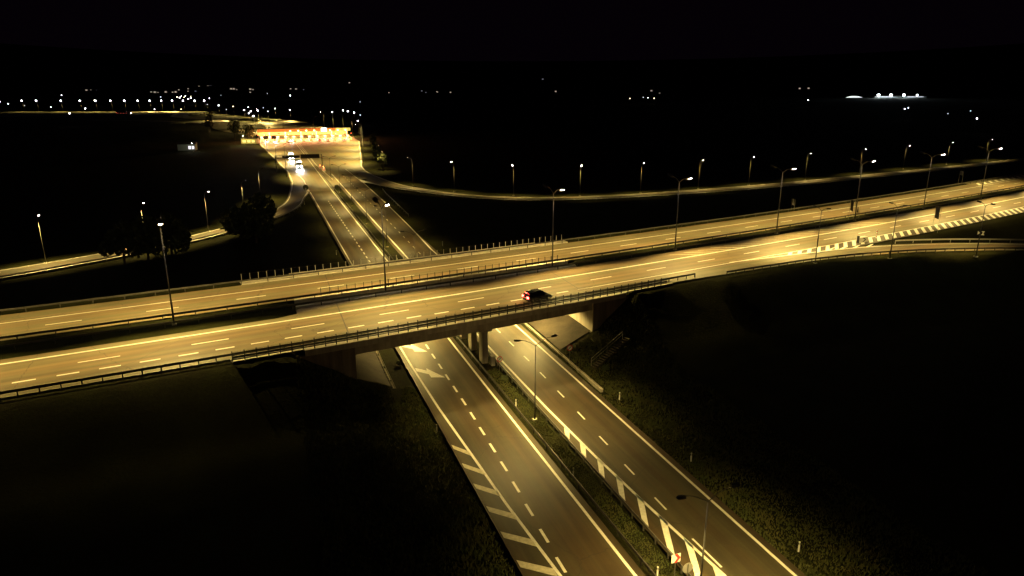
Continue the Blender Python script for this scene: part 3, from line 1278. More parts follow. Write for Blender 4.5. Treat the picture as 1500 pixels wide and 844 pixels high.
# dark sign backs beside the highway
hdir = Vector((C30, S30, 0))
hn = Vector((-S30, C30, 0))


def back_sign(p, z0, z1, w, label, shape='rect', m_=SIGNB, post_m=GALV):
    o = thing('road_sign', p, label, 'road sign', 'sign backs beside the highway')
    c = p + Vector((0, 0, (z0 + z1) / 2))
    for d in ((-.3, .3) if w > 1.3 else (0,)):
        q = p + hn * d * w + hdir * .06
        MB().tube([q, q + Vector((0, 0, z1 - .1))], .045, 8).build('post', post_m, o)
    # panel faces the traffic; the camera sees it almost edge-on from behind
    face = (hdir * .75 + hn * -.65).normalized()
    side = Vector((-face.y, face.x, 0))
    if shape == 'rect':
        panel(c, w, z1 - z0, side, face, .06).build('sign_plate', m_, o)
    else:
        m = MB()
        a = side * (w / 2)
        z = Vector((0, 0, (z1 - z0) / 2))
        m.add([c - a - z, c + a - z, c + z, c - a - z - face * .04, c + a - z - face * .04, c + z - face * .04], [(0, 1, 2), (5, 4, 3), (0, 3, 4, 1), (1, 4, 5, 2), (2, 5, 3, 0)])
        m.build('sign_plate', m_, o)
    return o


back_sign(hw(150.2, 98.6), 2.3, 4.8, 2.1, 'dark upright sign back left of the sixth median lamp post')
back_sign(hw(152.6, 98.5), 1.6, 3.2, 1.4, 'dark triangular sign back close against the sixth median lamp post', 'tri')
back_sign(hw(153.5, 80.6), 3.0, 5.7, 2.0, 'dark rounded sign back above the white comb marking of the exit')
back_sign(hw(240, 116.6), 2.6, 3.9, 1.9, 'pale small sign on a post at the far highway edge near the right', 'rect', SIGNP)
back_sign(hw(150.8, 115.4, DZ - .4), 1.6, 3.2, 1.5, 'pale triangular sign back on the dark grass beyond the far carriageway', 'tri', SIGNP)

# small board with pale marks right of the exit ramp
p = Vector((95.2, 138.8, DZ - .2))
o = thing('road_sign', p, 'small dark board with pale marks beside the exit ramp at the right', 'road sign')
ax2 = Vector((.85, -.5, 0)).normalized()
fr2 = Vector((-.5, -.85, 0)).normalized()
MB().tube([p - fr2 * .05, p - fr2 * .05 + Vector((0, 0, 2.4))], .04, 8).build('post', HOUS, o)
c = p + Vector((0, 0, 2.0))
panel(c, 1.35, .95, ax2, fr2).build('sign_plate', BLACKP, o)
m = MB()
q = c + fr2 * .006
m.poly([q + ax2 * -.58 - Z * .38, q + ax2 * -.08 + Z * .02, q + ax2 * -.58 + Z * .38])
for z0, z1, x0, x1 in ((.24, .40, .08, .56), (-.40, -.24, .08, .56), (-.25, .25, .24, .42)):
    m.poly([q + ax2 * x0 + Z * z0, q + ax2 * x1 + Z * z0, q + ax2 * x1 + Z * z1, q + ax2 * x0 + Z * z1])
m.build('pale_marks', SIGNW, o)

# gore nose at the exit: crash cushion with arrow side, and a red-white post
p = hw(129.5, 83.2, DZ)
o = thing('crash_cushion', p, 'pale crash cushion with a dark arrow side where the exit gore begins', 'crash cushion')
MB().box(tuple(p + Vector((0, 0, .55)) + hdir * 1.3), (2.5, .8, 1.05), HANG, .96).build('body', STEELW, o)
MB().box(tuple(p + Vector((0, 0, .7))), (.12, .5, 1.4), HANG).build('nose_board', HOUS, o)
m = MB()
q = p + hdir * 1.3 - hn * .412 + Vector((0, 0, .55))
m.poly([q - hdir * .5 + Z * .42, q + hdir * .0 + Z * .42, q + hdir * .7, q + hdir * .3])
m.poly([q + hdir * .3, q + hdir * .7, q - hdir * .0 - Z * .42, q - hdir * .5 - Z * .42])
m.build('arrow', HOUS, o)
p = hw(137.0, 83.9, DZ)
o = thing('marker_post', p, 'red and white banded post standing on the exit comb marking', 'road post')
MB().tube([p, p + Vector((0, 0, 1.7))], .09, 8).build('post', SIGNW, o)
for k in range(3):
    MB().tube([p + Vector((0, 0, .25 + k * .5)), p + Vector((0, 0, .5 + k * .5))], .097, 8).build('red_band', REDP, o)

# gore sign at the left ramp (seen from behind) and its post
p = lw(263.5, 15.9, 0)
o = thing('gore_sign', p, 'dark green rounded sign back in the grass gore of the left ramp', 'road sign')
for d in (-.7, .7):
    q = p + Vector((d, 0, 0))
    MB().tube([q, q + Vector((0, 0, 2.2))], .05, 8).build('post', STEELW, o)
m = MB()
disc(m, (p.x, p.y - .1, 2.2), 1.0, 0, -1, .06, 16)
m.build('sign_plate', mat('green sign back', (.12, .13, .06), .6), o)
MB().box((p.x, p.y - .35, 1.0), (.45, .3, 2.0)).build('control_box', STEELW, o)

# steps with handrail beside the right abutment
p = lw(80.5, 41.3, .2)
o = thing('concrete_stair', p, 'narrow concrete steps climbing the grass slope right of the bridge', 'steps')
m = MB()
sd = Vector((.80, .60, 0))
for k in range(16):
    q = p + sd * (k * .42) + Vector((0, 0, k * .19 - .05))
    m.box(tuple(q), (.46, 1.0, .22), math.atan2(.6, .8))
m.build('steps', PAVING, o)
o = thing('handrail', p, 'thin pale steel handrail beside the slope steps', 'handrail')
sn = Vector((-.6, .8, 0)) * .55
top = [p + sn + sd * (k * 3.0) + Vector((0, 0, k * 1.35 + 1.15)) for k in range(3)]
MB().tube(top, .04, 8).build('rail', GALV_P, o)
MB().tube([q - Vector((0, 0, .5)) for q in top], .025, 8).build('rail', GALV_P, o)
for q in top:
    MB().tube([q - Vector((0, 0, 1.3)), q], .035, 8).build('post', GALV_P, o)

# electrical cabinet by the pier
p = lw(86.6, 28.5, 0)
o = thing('cabinet', p, 'pale service cabinet on the median right of the bridge pier', 'cabinet')
MB().box((p.x, p.y, .65), (.8, .5, 1.3), LDIR).build('body', STEELW, o)
MB().box((p.x, p.y, 1.33), (.9, .6, .07), LDIR).build('roof', GALV, o)


# ------------------------------------------------------------------ vehicles
def tr_mat(loc, rz):
    return Matrix.Translation(Vector(loc)) @ Matrix.Rotation(rz, 4, 'Z')


def make_car(paint, label, brake=0.0, head=0.0, L=4.4, wdt=1.8, ht=1.55, group=None, reflw=None):
    """local: +x forward, wheels on z=0"""
    t = thing('car', (0, 0, 0), label, 'car', group, local=True)
    hw2 = wdt / 2
    # stations: x, half width at sill, z bottom, z belt, half width belt
    st = [(-L / 2, .80, .42, .78, .80), (-L / 2 + .12, .92, .28, .98, .90), (-L / 2 + .6, 1.0, .22, 1.03, .96), (-.6, 1.0, .20, .99, .97),
          (.6, 1.0, .20, .96, .97), (L / 2 - 1.15, 1.0, .22, .93, .95), (L / 2 - .45, .97, .24, .80, .90), (L / 2 - .1, .84, .30, .66, .80), (L / 2, .7, .42, .56, .7)]
    m = MB()
    vs, fs = [], []
    for x, w, z0, z1, w2 in st:
        w *= hw2
        w2 *= hw2
        vs += [(x, -w * .9, z0), (x, -w, z0 + .12), (x, -w, (z0 + z1) / 2), (x, -w2, z1 - .05), (x, -w2 * .85, z1), (x, w2 * .85, z1), (x, w2, z1 - .05), (x, w, (z0 + z1) / 2), (x, w, z0 + .12), (x, w * .9, z0)]
    n = 10
    for i in range(len(st) - 1):
        for k in range(n):
            fs.append((i * n + k, (i + 1) * n + k, (i + 1) * n + (k + 1) % n, i * n + (k + 1) % n))
    fs += [tuple(range(n)), tuple((len(st) - 1) * n + k for k in range(n))[::-1]]
    m.add(vs, fs)
    m.build('body', paint, t)
    # greenhouse
    gs = [(-L / 2 + .15, .98, .74), (-L / 2 + .55, ht - .09, .66), (-.1, ht, .64), (.35, ht - .04, .64), (1.15, .95, .76)]
    vs, fs = [], []
    for x, z, w in gs:
        w *= hw2
        zb = .93
        vs += [(x, -hw2 * .90, zb), (x, -w, z), (x, w, z), (x, hw2 * .90, zb)]
    for i in range(len(gs) - 1):
        for k in range(3):
            fs.append((i * 4 + k, (i + 1) * 4 + k, (i + 1) * 4 + k + 1, i * 4 + k + 1))
    m = MB().add(vs, fs)
    m.build('windows', GLASS, t)
    m = MB()
    m.box((-.30, 0, ht + .004), (1.25, wdt * .62, .035))
    for sgn in (-1, 1):
        for (a, b) in (((-L / 2 + .2, 1.0), (-L / 2 + .57, ht - .07)), ((-.15, .96), (-.15, ht - .01)), ((1.12, .96), (.38, ht - .02))):
            m.tube([(a[0], sgn * hw2 * .89, a[1]), (b[0], sgn * hw2 * .67, b[1])], .045, 6)
    m.build('roof', paint, t)
    for sx in (-L / 2 + .82, L / 2 - .85):
        for sy in (-1, 1):
            w = MB()
            ring = []
            w.tube([(sx, sy * (hw2 - .22), .32), (sx, sy * (hw2 + .01), .32)], .32, 18)
            wo = w.build('wheel', RUBBER, t)
            r = MB().tube([(sx, sy * (hw2 - .02), .32), (sx, sy * (hw2 + .02), .32)], .20, 12)
            r.build('rim', RIM, wo)
    tl = mat('tail light %.0f' % brake, (.35, .01, .01), .3, emit=(1.0, .06, .05), estr=brake) if brake else mat('tail light off', (.2, .01, .01), .3)
    hlm = mat('head light %.0f' % head, (.8, .8, .8), .2, emit=(.92, .96, 1.0), estr=head) if head else mat('head light off', (.3, .3, .3), .2)
    for sy in (-1, 1):
        MB().box((-L / 2 + .06, sy * hw2 * .74, .84), (.14, .38, .26)).build('taillight', tl, t)
        MB().box((L / 2 - .14, sy * hw2 * .66, .62), (.2, .34, .15)).build('headlight', hlm, t)
        MB().box((.85, sy * (hw2 + .08), 1.0), (.12, .2, .12)).build('mirror', paint, t)
    MB().box((-L / 2 + .01, 0, .72), (.02, .5, .11)).build('number_plate', SIGNW, t)
    return t


NAVY = mat('dark car paint', (.012, .012, .02), .22, .4, spec=.7)
WINE = mat('dark red car paint', (.06, .006, .008), .25, .4, spec=.7)
SILV = mat('silver car paint', (.32, .32, .33), .3, .5)
WHT = mat('white vehicle paint', (.7, .7, .68), .35)
car = make_car(NAVY, 'dark hatchback with glowing red tail lights driving over the bridge', brake=22.0, ht=1.6)
car.location = hw(52.6, 83.5, DZ + .005)
car.rotation_euler = (0, 0, HANG)
# third brake light
MB().box((-2.0, 0, 1.45), (.05, .5, .06)).build('brake_light', mat('tail light 22', (0, 0, 0)), car)
d = bpy.data.lights.new('tail_glow', 'SPOT')
d.energy = 70
d.color = (1, .08, .04)
d.spot_size = math.radians(150)
d.spot_blend = 1
d.shadow_soft_size = .2
o = bpy.data.objects.new('tail_glow', d)
COL.objects.link(o)
o.parent = car
o.location = (-2.35, 0, .9)
o.rotation_euler = Vector((-1, 0, -.45)).to_track_quat('-Z', 'Y').to_euler()


def headlamps(t, x, y, z, power, down=.12, cone=40):
    for sy in (-1, 1):
        d = bpy.data.lights.new('headlight_beam', 'SPOT')
        d.energy = power
        d.color = (.86, .93, 1.0)
        d.spot_size = math.radians(cone)
        d.spot_blend = .8
        d.shadow_soft_size = .12
        o = bpy.data.objects.new('headlight_beam', d)
        COL.objects.link(o)
        o.parent = t
        o.location = (x, sy * y, z)
        o.rotation_euler = Vector((1, 0, -down)).to_track_quat('-Z', 'Y').to_euler()


def make_truck(label, group=None):
    t = thing('lorry', (0, 0, 0), label, 'lorry', group, local=True)
    MB().box((4.9, 0, 1.9), (2.2, 2.4, 2.6), 0, .95).build('cab', WHT, t)
    MB().box((5.98, 0, 2.35), (.06, 2.0, .9)).build('windscreen', GLASS, t)
    MB().box((-1.9, 0, 2.45), (10.8, 2.5, 2.7)).build('trailer', WHT, t)
    MB().box((-1.5, 0, .9), (11.5, .9, .3)).build('chassis', HOUS, t)
    for x in (4.6, .6, -4.2, -5.4, -6.6):
        for sy in (-1, 1):
            MB().tube([(x, sy * .85, .5), (x, sy * 1.2, .5)], .5, 16).build('wheel', RUBBER, t)
    for sy in (-1, 1):
        MB().box((6.0, sy * .9, .95), (.1, .5, .34)).build('headlight', mat('lorry head light', (.9, .9, .9), .2, emit=(.95, .97, 1.0), estr=260), t)
    MB().box((5.9, 0, 3.15), (.2, 1.9, .18)).build('roof_lamps', mat('lorry roof lamp', (.9, .9, .9), .2, emit=(1, .97, .9), estr=220), t)
    headlamps(t, 6.15, .9, 1.1, 13000, .17, 20)
    return t


RZ_D = LDIR + PI           # towards the camera on the left carriageway
tk = make_truck('oncoming lorry with blazing white headlights left of the median, beneath the gantry', 'oncoming vehicles before the plaza')
tk.location = lw(352, 18.8, .01)
tk.rotation_euler = (0, 0, RZ_D)
tk2 = copy_tree(tk)
tk2.location = lw(395, 17.4, .01)
tk2['label'] = 'second oncoming lorry with bright headlights behind the first, just leaving the toll plaza'


# ------------------------------------------------------------------ gantry
p = lw(337, 8.2, 0)
o = thing('sign_gantry', p, 'steel gantry with a long dark board spanning the left carriageway before the plaza', 'gantry')
gd = lw(335, 28.4, 0) - p
gl = gd.length
gd.normalize()
gf = Vector((gd.y, -gd.x, 0))
for k in (0, 1):
    q = p + gd * gl * k
    MB().box((q.x, q.y, 3.7), (.35, .35, 7.4), math.atan2(gd.y, gd.x)).build('post', GALV, o)
for zz in (6.0, 7.3):
    a, b = p + Vector((0, 0, zz)), p + gd * gl + Vector((0, 0, zz))
    MB().tube([a, b], .1, 6).build('beam', GALV, o)
m = MB()
for k in range(18):
    a = p + gd * gl * k / 18 + Vector((0, 0, 6.0 if k % 2 else 7.3))
    b = p + gd * gl * (k + 1) / 18 + Vector((0, 0, 7.3 if k % 2 else 6.0))
    m.tube([a, b], .05, 5)
m.build('lattice', GALV, o)
c = p + gd * (gl * .55) + Vector((0, 0, 6.6)) + gf * .35
panel(c + gd * 4, 8.2, 1.9, gd, gf, .12).build('sign_board', SIGNB, o)
panel(c - gd * 4.4 - Z * .1, 7.6, 1.1, gd, gf, .12).build('sign_board', SIGNB, o)

# crash cushion with red-white boards at the plaza nose
for i, (t_, u_) in enumerate(((331, 28.6), (336, 28.9), (341, 27.9))):
    p = lw(t_, u_, 0)
    o = thing('barrier_board', p, ['red and white warning board at the median nose, nearest the bridge', 'red and white warning board in the middle of the median nose', 'red and white warning board farthest up the median nose'][i], 'warning board', 'warning boards at the median nose')
    MB().box((p.x, p.y, .75), (1.3, .25, 1.5)).build('board', SIGNW, o)
    m = MB()
    for k in range(3):
        m.poly([(p.x - .62, p.y - .135, .15 + k * .5), (p.x + .62, p.y - .135, .32 + k * .5), (p.x + .62, p.y - .135, .55 + k * .5), (p.x - .62, p.y - .135, .38 + k * .5)])
    m.build('red_stripes', REDP, o)
    MB().tube([(p.x, p.y - .1, 1.65), (p.x, p.y - .25, 1.65)], .16, 10).build('warning_lamp', mat('amber lamp', (.8, .3, .1), .3, emit=(1, .22, .06), estr=18), o)

# ------------------------------------------------------------------ toll plaza
T0 = 534.0
canopy = thing('toll_canopy', lw(T0, 35, 0), 'long flat toll plaza canopy glowing orange across all lanes', 'canopy')


def lbox(mb, t0, t1, u0, u1, z0, z1):
    P = [lw(t0, u0), lw(t0, u1), lw(t1, u1), lw(t1, u0)]
    return mb.add([(q.x, q.y, z) for z in (z0, z1) for q in P], [(3, 2, 1, 0), (4, 5, 6, 7), (0, 1, 5, 4), (1, 2, 6, 5), (2, 3, 7, 6), (3, 0, 4, 7)])


ORNG = mat('backlit orange fascia', (.5, .2, .08), .5, emit=(1.0, .23, .03), estr=.85)
ORNGD = mat('canopy roof metal', (.20, .12, .07), .6)
YEL = mat('backlit yellow fascia', (.6, .55, .2), .5, emit=(.85, .68, .14), estr=1.0)
CYAN = mat('backlit white blue panel', (.7, .8, .9), .5, emit=(.55, .95, 1.0), estr=4.5)
SOFF = mat('canopy soffit', (.6, .5, .4), .7)
lbox(MB(), T0 - 9, T0 + 9, 2.5, 66, 6.9, 7.6).build('roof', ORNGD, canopy)
lbox(MB(), T0 - 9.25, T0 - 9.02, 2.5, 55.5, 6.3, 8.3).build('fascia', ORNG, canopy)
lbox(MB(), T0 - 9.25, T0 - 9.02, 55.6, 66, 6.3, 8.3).build('fascia', YEL, canopy)
lbox(MB(), T0 - 9.5, T0 - 9.28, 45.5, 49.3, 6.2, 8.5).build('lit_panel', CYAN, canopy)
for k in range(12):
    u = 5 + k * 5.45
    if k % 2:
        lbox(MB(), T0 + 4.8, T0 + 5.2, u - .2, u + .2, 0, 6.9).build('column', STEELW, canopy)
    if k > 3:
        lbox(MB(), T0 - 9.75, T0 - 9.3, u - 2.9, u - 2.1, 6.5, 7.3).build('signal_lamp', mat('canopy signal lamp', (.9, .8, .5), .3, emit=(1, .72, .3), estr=10), canopy)
lbox(MB(), T0 + 9.03, T0 + 9.2, 2.5, 66, 2.9, 7.6).build('rear_glow_panel', mat('rear orange glow', (.4, .15, .06), .6, emit=(1.0, .10, .03), estr=.9), canopy)  # added glowing panel, stands in for the orange haze under the canopy
# area lights of the canopy
for k in range(6):
    d = bpy.data.lights.new('canopy_light', 'AREA')
    d.shape = 'RECTANGLE'
    d.size = 9
    d.size_y = 14
    d.energy = 24000 if k > 1 else 32000
    d.color = (1.0, .40, .15)
    o = bpy.data.objects.new('canopy_light', d)
    COL.objects.link(o)
    o.parent = canopy
    q = lw(T0, 7.5 + k * 10.8, 6.7) - lw(T0, 35, 0)
    o.location = q
    o.rotation_euler = (0, 0, LDIR - PI / 2)

BWALL = mat('booth wall', (.65, .55, .45), .5)
BWIN = mat('lit booth window', (.6, .6, .5), .3, emit=(1.0, .50, .22), estr=1.6)
ISL = mat('painted island concrete', (.6, .5, .4), .8)
boo = None
for k in range(12):
    u = 5 + k * 5.45
    p = lw(T0 - 1, u, 0)
    o = thing('toll_booth', p, ORD[k] + ' toll booth from the left under the canopy', 'toll booth', 'toll booths under the canopy')
    lbox(MB(), T0 - 2.8, T0 + .8, u - .75, u + .75, .2, 1.25).build('wall', BWALL, o)
    lbox(MB(), T0 - 2.7, T0 + .7, u - .7, u + .7, 1.25, 2.35).build('window', BWIN, o)
    lbox(MB(), T0 - 3.1, T0 + 1.1, u - .9, u + .9, 2.35, 2.6).build('roof', STEELW, o)
    lbox(MB(), T0 - 15, T0 + 8, u - .95, u + .95, 0, .2).build('island', ISL, o)
    lbox(MB(), T0 - 15.4, T0 - 14.9, u - .8, u + .8, .2, 1.3).build('island_nose', mat('island nose', (.7, .45, .1), .5, emit=(1, .5, .15), estr=1.2), o)
    red = k > 5
    lbox(MB(), T0 - 6.2, T0 - 6.0, u + 1.6, u + 2.0, 4.1, 4.5).build('lane_signal', mat('lane signal red' if k % 3 else 'lane signal green', (.3, .1, .1), .3, emit=(1, .10, .04) if k % 3 else (.5, 1, .3), estr=6), o)
    m = MB()
    a = lw(T0 - 3.6, u + .9, 1.0)
    b = lw(T0 - 3.6, u + 4.3, 1.05)
    m.tube([a, b], .06, 6)
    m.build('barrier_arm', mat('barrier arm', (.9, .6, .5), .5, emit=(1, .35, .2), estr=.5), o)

# vehicles queueing in the lanes
qc = make_car(SILV, 'silver car waiting with red tail lights in a right-hand toll lane', brake=30, group='cars at the toll booths')
spots = [(T0 - 13, 40.5, 0, 'silver car waiting with red tail lights in a right-hand toll lane'),
         (T0 - 20, 51.4, 0, 'silver car queueing with red tail lights near the right end of the booths'),
         (T0 - 9, 56.8, 0, 'silver car with red tail lights in the last toll lane but one'),
         (T0 - 16, 46.0, 0, 'silver car with red tail lights queueing in the lane below the blue lit panel'),
         (T0 - 24, 62.3, 0, 'silver car with red tail lights in the outermost right toll lane')]
for i, (t_, u_, a, lab) in enumerate(spots):
    c_ = qc if i == 0 else copy_tree(qc)
    c_.location = lw(t_, u_ - 2.7, .01)
    c_.rotation_euler = (0, 0, LDIR)
    c_['label'] = lab
oc = make_car(WHT, 'white car leaving a left-hand toll lane with headlights on', head=150, group='cars at the toll booths')
headlamps(oc, 2.3, .6, .65, 2500, .12)
for i, (t_, u_, lab) in enumerate(((T0 - 16, 7.7, 'white car with bright headlights in the leftmost toll lane'), (T0 - 22, 13.2, 'white car with bright headlights driving out of the second toll lane'), (T0 - 14, 24.1, 'white car with bright headlights left of the median in the toll lanes'))):
    c_ = oc if i == 0 else copy_tree(oc)
    c_.location = lw(t_, u_, .01)
    c_.rotation_euler = (0, 0, RZ_D)
    c_['label'] = lab

# plaza mast lamps
pl = make_lamp('plaza_lamp', 14, 1.6, .6, (-1,), 80000, '', group='mast lamps around the toll plaza', rb=.12, hs=1.6, tilt=.2, size=132, ell=1.3, aim=.45)
PLT = [(500, 70.5, 'mast lamp at the right end of the toll canopy'), (455, 63.5, 'mast lamp on the right plaza edge next to the canopy'), (410, 58.0, 'mast lamp midway down the right plaza edge'), (365, 51.5, 'mast lamp on the right plaza edge level with the gantry'),
       (560, 72, 'mast lamp just behind the right end of the toll canopy'), (600, 70, 'second mast lamp behind the right end of the toll canopy'),
       (640, 66, 'third mast lamp behind the right end of the toll canopy'), (680, 62, 'fourth mast lamp behind the right end of the toll canopy')]
for i, (t_, u_, lab) in enumerate(PLT):
    c_ = pl if i == 0 else copy_tree(pl)
    c_.location = lw(t_, u_, -.1)
    c_.rotation_euler = (0, 0, LDIR + PI)
    c_['label'] = lab
pll = make_lamp('plaza_lamp', 14, 1.6, .6, (-1,), 55000, '', group='mast lamps around the toll plaza', rb=.12, hs=1.6, tilt=.2, size=100, aim=.3)
for i, (t_, u_, lab) in enumerate(((485, 3.0, 'mast lamp on the left plaza edge beside the service building'), (430, 6.3, 'mast lamp midway down the left plaza edge'), (375, 9.5, 'mast lamp on the left plaza edge above the gantry'), (315, 11.5, 'mast lamp on the left edge where the ramp leaves the plaza'), (620, 8, 'first mast lamp behind the left end of the canopy'), (710, 8, 'second mast lamp behind the left end of the canopy'), (800, 3, 'third mast lamp behind the left end of the canopy'), (572, 22, 'added fill lamp behind the left half of the canopy roof'), (572, 44, 'added fill lamp behind the right half of the canopy roof'))):  # the two behind the canopy roof are added fill for its dark gaps
    c_ = pll if i == 0 else copy_tree(pll)
    c_.location = lw(t_, u_, -.1)
    c_.rotation_euler = (0, 0, LDIR)
    c_['label'] = lab


# ------------------------------------------------------------------ buildings
def house(p, w, d, h, label, name='house', wall=None, lit=(), roofh=1.6, rz=0.0, grp=None, winm=None, cat='house'):
    o = thing(name, p, label, cat, grp)
    x, y, z = p
    MB().box((x, y, z + h / 2), (w, d, h), rz).build('wall', wall or mat('house wall', (.3, .28, .26), .9), o)
    m = MB()
    ca, sa = math.cos(rz), math.sin(rz)

    def R(a, b, c):
        return (x + a * ca - b * sa, y + a * sa + b * ca, z + c)
    hw_, hd = w / 2 + .4, d / 2 + .4
    m.add([R(-hw_, -hd, h + .01), R(hw_, -hd, h + .01), R(hw_, hd, h + .01), R(-hw_, hd, h + .01), R(-hw_, 0, h + roofh), R(hw_, 0, h + roofh)], [(0, 1, 5, 4), (2, 3, 4, 5), (0, 4, 3), (1, 2, 5), (3, 2, 1, 0)])
    m.build('roof', mat('house roof', (.08, .05, .045), .8), o)
    for a, b, c, e in lit:
        m = MB()
        m.add([R(a, -d / 2 - .04, b), R(c, -d / 2 - .04, b), R(c, -d / 2 - .04, e), R(a, -d / 2 - .04, e)], [(0, 1, 2, 3)])
        m.build('window', winm or WIN_L, o)
    return o


p = lw(512, -2.6, -.1)
house(p, 10, 7, 3.4, 'low yellow-lit service building at the left end of the toll canopy', 'service_building', mat('yellow wall', (.40, .36, .14), .8), ((-4, 1, -1.8, 2.4), (-.8, 1, 1.2, 2.4), (2.2, 1, 4.2, 2.4)), .7, 0, winm=mat('yellow lit window', (.5, .5, .3), .4, emit=(1, .75, .2), estr=.9), cat='building')
d = bpy.data.lights.new('yard_light', 'POINT')
d.energy = 5000
d.color = (1, .8, .3)
d.shadow_soft_size = .3
oo = bpy.data.objects.new('yard_light', d)
COL.objects.link(oo)
yl = make_lamp('yard_lamp', 5.5, .4, .2, (-1,), 0, 'short yard lamp on the grass in front of the service building', rb=.06)
yl.location = (p.x - 1, p.y - 9, -.1)
oo.parent = yl
oo.location = (0, -1.2, 5.4)
p = Vector((-198, 432, -.2))
house(p, 10, 6, 3.6, 'small lone building with a faint pale front in the dark field on the left', 'farm_building', mat('pale wall', (.45, .45, .38), .8), ((1.2, .8, 2.6, 2.6), (3.2, .8, 4.4, 2.6)), 1.4, .2, cat='building')
d = bpy.data.lights.new('yard_light', 'POINT')
d.energy = 300
d.color = (.95, 1, .75)
d.shadow_soft_size = .3
oo = bpy.data.objects.new('yard_light', d)
COL.objects.link(oo)
yl = make_lamp('yard_lamp', 4.5, .4, .2, (-1,), 0, 'short yard lamp at the corner of the lone farm building', rb=.06)
yl.location = (-191, 424, -.2)
oo.parent = yl
oo.location = (0, -1.4, 4.4)


# ------------------------------------------------------------------ distant lights
def hz(D):
    return g_height(0, D)


def from_px(px, py, D):
    """bearing of a far light -> ground position at distance D, and its height"""
    y = D
    k = (px - 750) / 1020
    dz = -(py - 125) / 1020
    cp = math.cos(math.atan(297 / 1020))
    return Vector((k * y * (1 / cp) * .962, y, 37.8 + dz * y * 1.0))


CP, SP = math.cos(math.atan(297 / 1020)), math.sin(math.atan(297 / 1020))


def ray(px, py, D):
    a, b = (px - 750) / 1020, (422 - py) / 1020
    dy, dz = CP + b * SP, -SP + b * CP
    k = D / dy
    return Vector((a * k, D, 37.8 + dz * k))


# lamps of the far motorway: posts with heads, a real light in every other one
fl = make_lamp('far_lamp', 13, 1.4, .6, (-1,), 0, '', group='white lamps in a row along the far motorway', rb=.14, base=False, lens=LENS_F)
# a larger bowl under the head
MB().lathe([(0.0, .75), (.6, .62), (.95, .2), (.95, -.25), (.55, -.7), (0, -.85)], 12, (0, -1.9, 13.2)).build('globe', LENS_F, fl)
fl_x = [31.5, 52.8, 88.8, 116.8, 139.5, 161.5, 182, 201.5, 219, 236, 252, 268, 285, 299]
for i, px in enumerate(fl_x):
    D = 1085.0
    q = ray(px, 147.6, D)
    c_ = fl if i == 0 else copy_tree(fl)
    c_.location = (q.x, D + 2, 0)
    c_.scale = (1, 1, q.z / 13.2)
    c_['label'] = ORD[i] + ' white lamp from the left in the even row along the far motorway'
    if i % 2 == 0:
        spot('bulb', c_, (0, -2, 12.0), (0, -.5, -1), 110000, size=120, blend=.8, radius=.5)
LF2 = mat('far lamp lens warm', (.9, .9, .9), .4, emit=(1.0, .74, .42), estr=5)
LF3 = mat('far lamp lens dim', (.9, .9, .9), .4, emit=(.9, .88, 1.0), estr=1.6)
WF2 = mat('dim lit window', (.5, .5, .5), .4, emit=(1.0, .8, .6), estr=.45)
WF3 = mat('faint lit window', (.5, .5, .5), .4, emit=(.8, .8, 1.0), estr=.16)


def vary(o, names, mats_):
    m_ = random.choice(mats_)
    if m_ is None:
        return
    for ch in o.children:
        if ch.name.split('.')[0] in names:
            ch.material_slots[0].link = 'OBJECT'
            ch.material_slots[0].material = m_


# scattered lamps between plaza and far motorway
scat = [(0.5, 149), (12.8, 152), (36.5, 154.7), (75, 157), (125.7, 159), (103, 166), (226.8, 160), (265.8, 160), (307, 144), (304, 153), (301, 160.5), (321, 154.3), (332, 160.5), (324, 139.7), (342, 155.8),
        (364, 157), (386, 158), (403, 159), (425, 161), (358, 161), (368, 163), (378, 162), (392, 137), (425.5, 140), (487, 164), (503, 161.5), (510, 163), (519, 165), (528, 168.5), (524.6, 176.5), (527.7, 149.3),
        (1183.5, 146.7), (1324.7, 159.5), (1330, 158), (1388, 166.5), (1421, 162.5), (1430, 173.5), (922.5, 144.3), (942, 142.7), (949, 143.2), (958, 144), (90.7, 139.7), (280, 141), (280, 143.5), (276, 145), (236, 142), (365, 166), (371.7, 170),
        (139, 147), (260, 142), (266, 141), (270, 142.5), (264, 143), (272, 140.5), (393, 163)]
fs_ = make_lamp('far_lamp', 9, .8, .4, (-1,), 0, 'white point of light from a lamp in the dark land beyond the roads', group='scattered lamps in the dark land beyond', rb=.1, base=False, lens=LENS_F)
MB().lathe([(0.0, .5), (.42, .42), (.65, .15), (.65, -.2), (.4, -.5), (0, -.6)], 10, (0, -1.2, 9.2)).build('globe', LENS_F, fs_)
for i, (px, py) in enumerate(scat):
    D = 28600 / (py - 125)
    D = max(450, min(D, 3000))
    q = ray(px, py, D)
    base = g_height(q.x, q.y)
    c_ = fs_ if i == 0 else copy_tree(fs_)
    k = (q.z - base) / 9.2
    r = max(1.0, D / 900) * random.choice((.6, .8, 1.0))
    c_.location = (q.x, q.y, base)
    c_.scale = (r, r, k)
    for ch in c_.children:
        if ch.name.startswith('globe'):
            ch.scale = (1, 1, r / k)
            ch.location = (0, 0, 9.2 - 9.2 * r / k)
    vary(c_, ('globe', 'lens'), (None, None, None, LF2, LF3))
    if 295 < px < 430 and py > 152:
        spot('bulb', c_, (0, -1.2, 8.0), (0, -.6, -1), 90000, size=130, blend=.7, radius=.5)
    c_['label'] = 'white point of light from a lamp in the dark land beyond the roads'

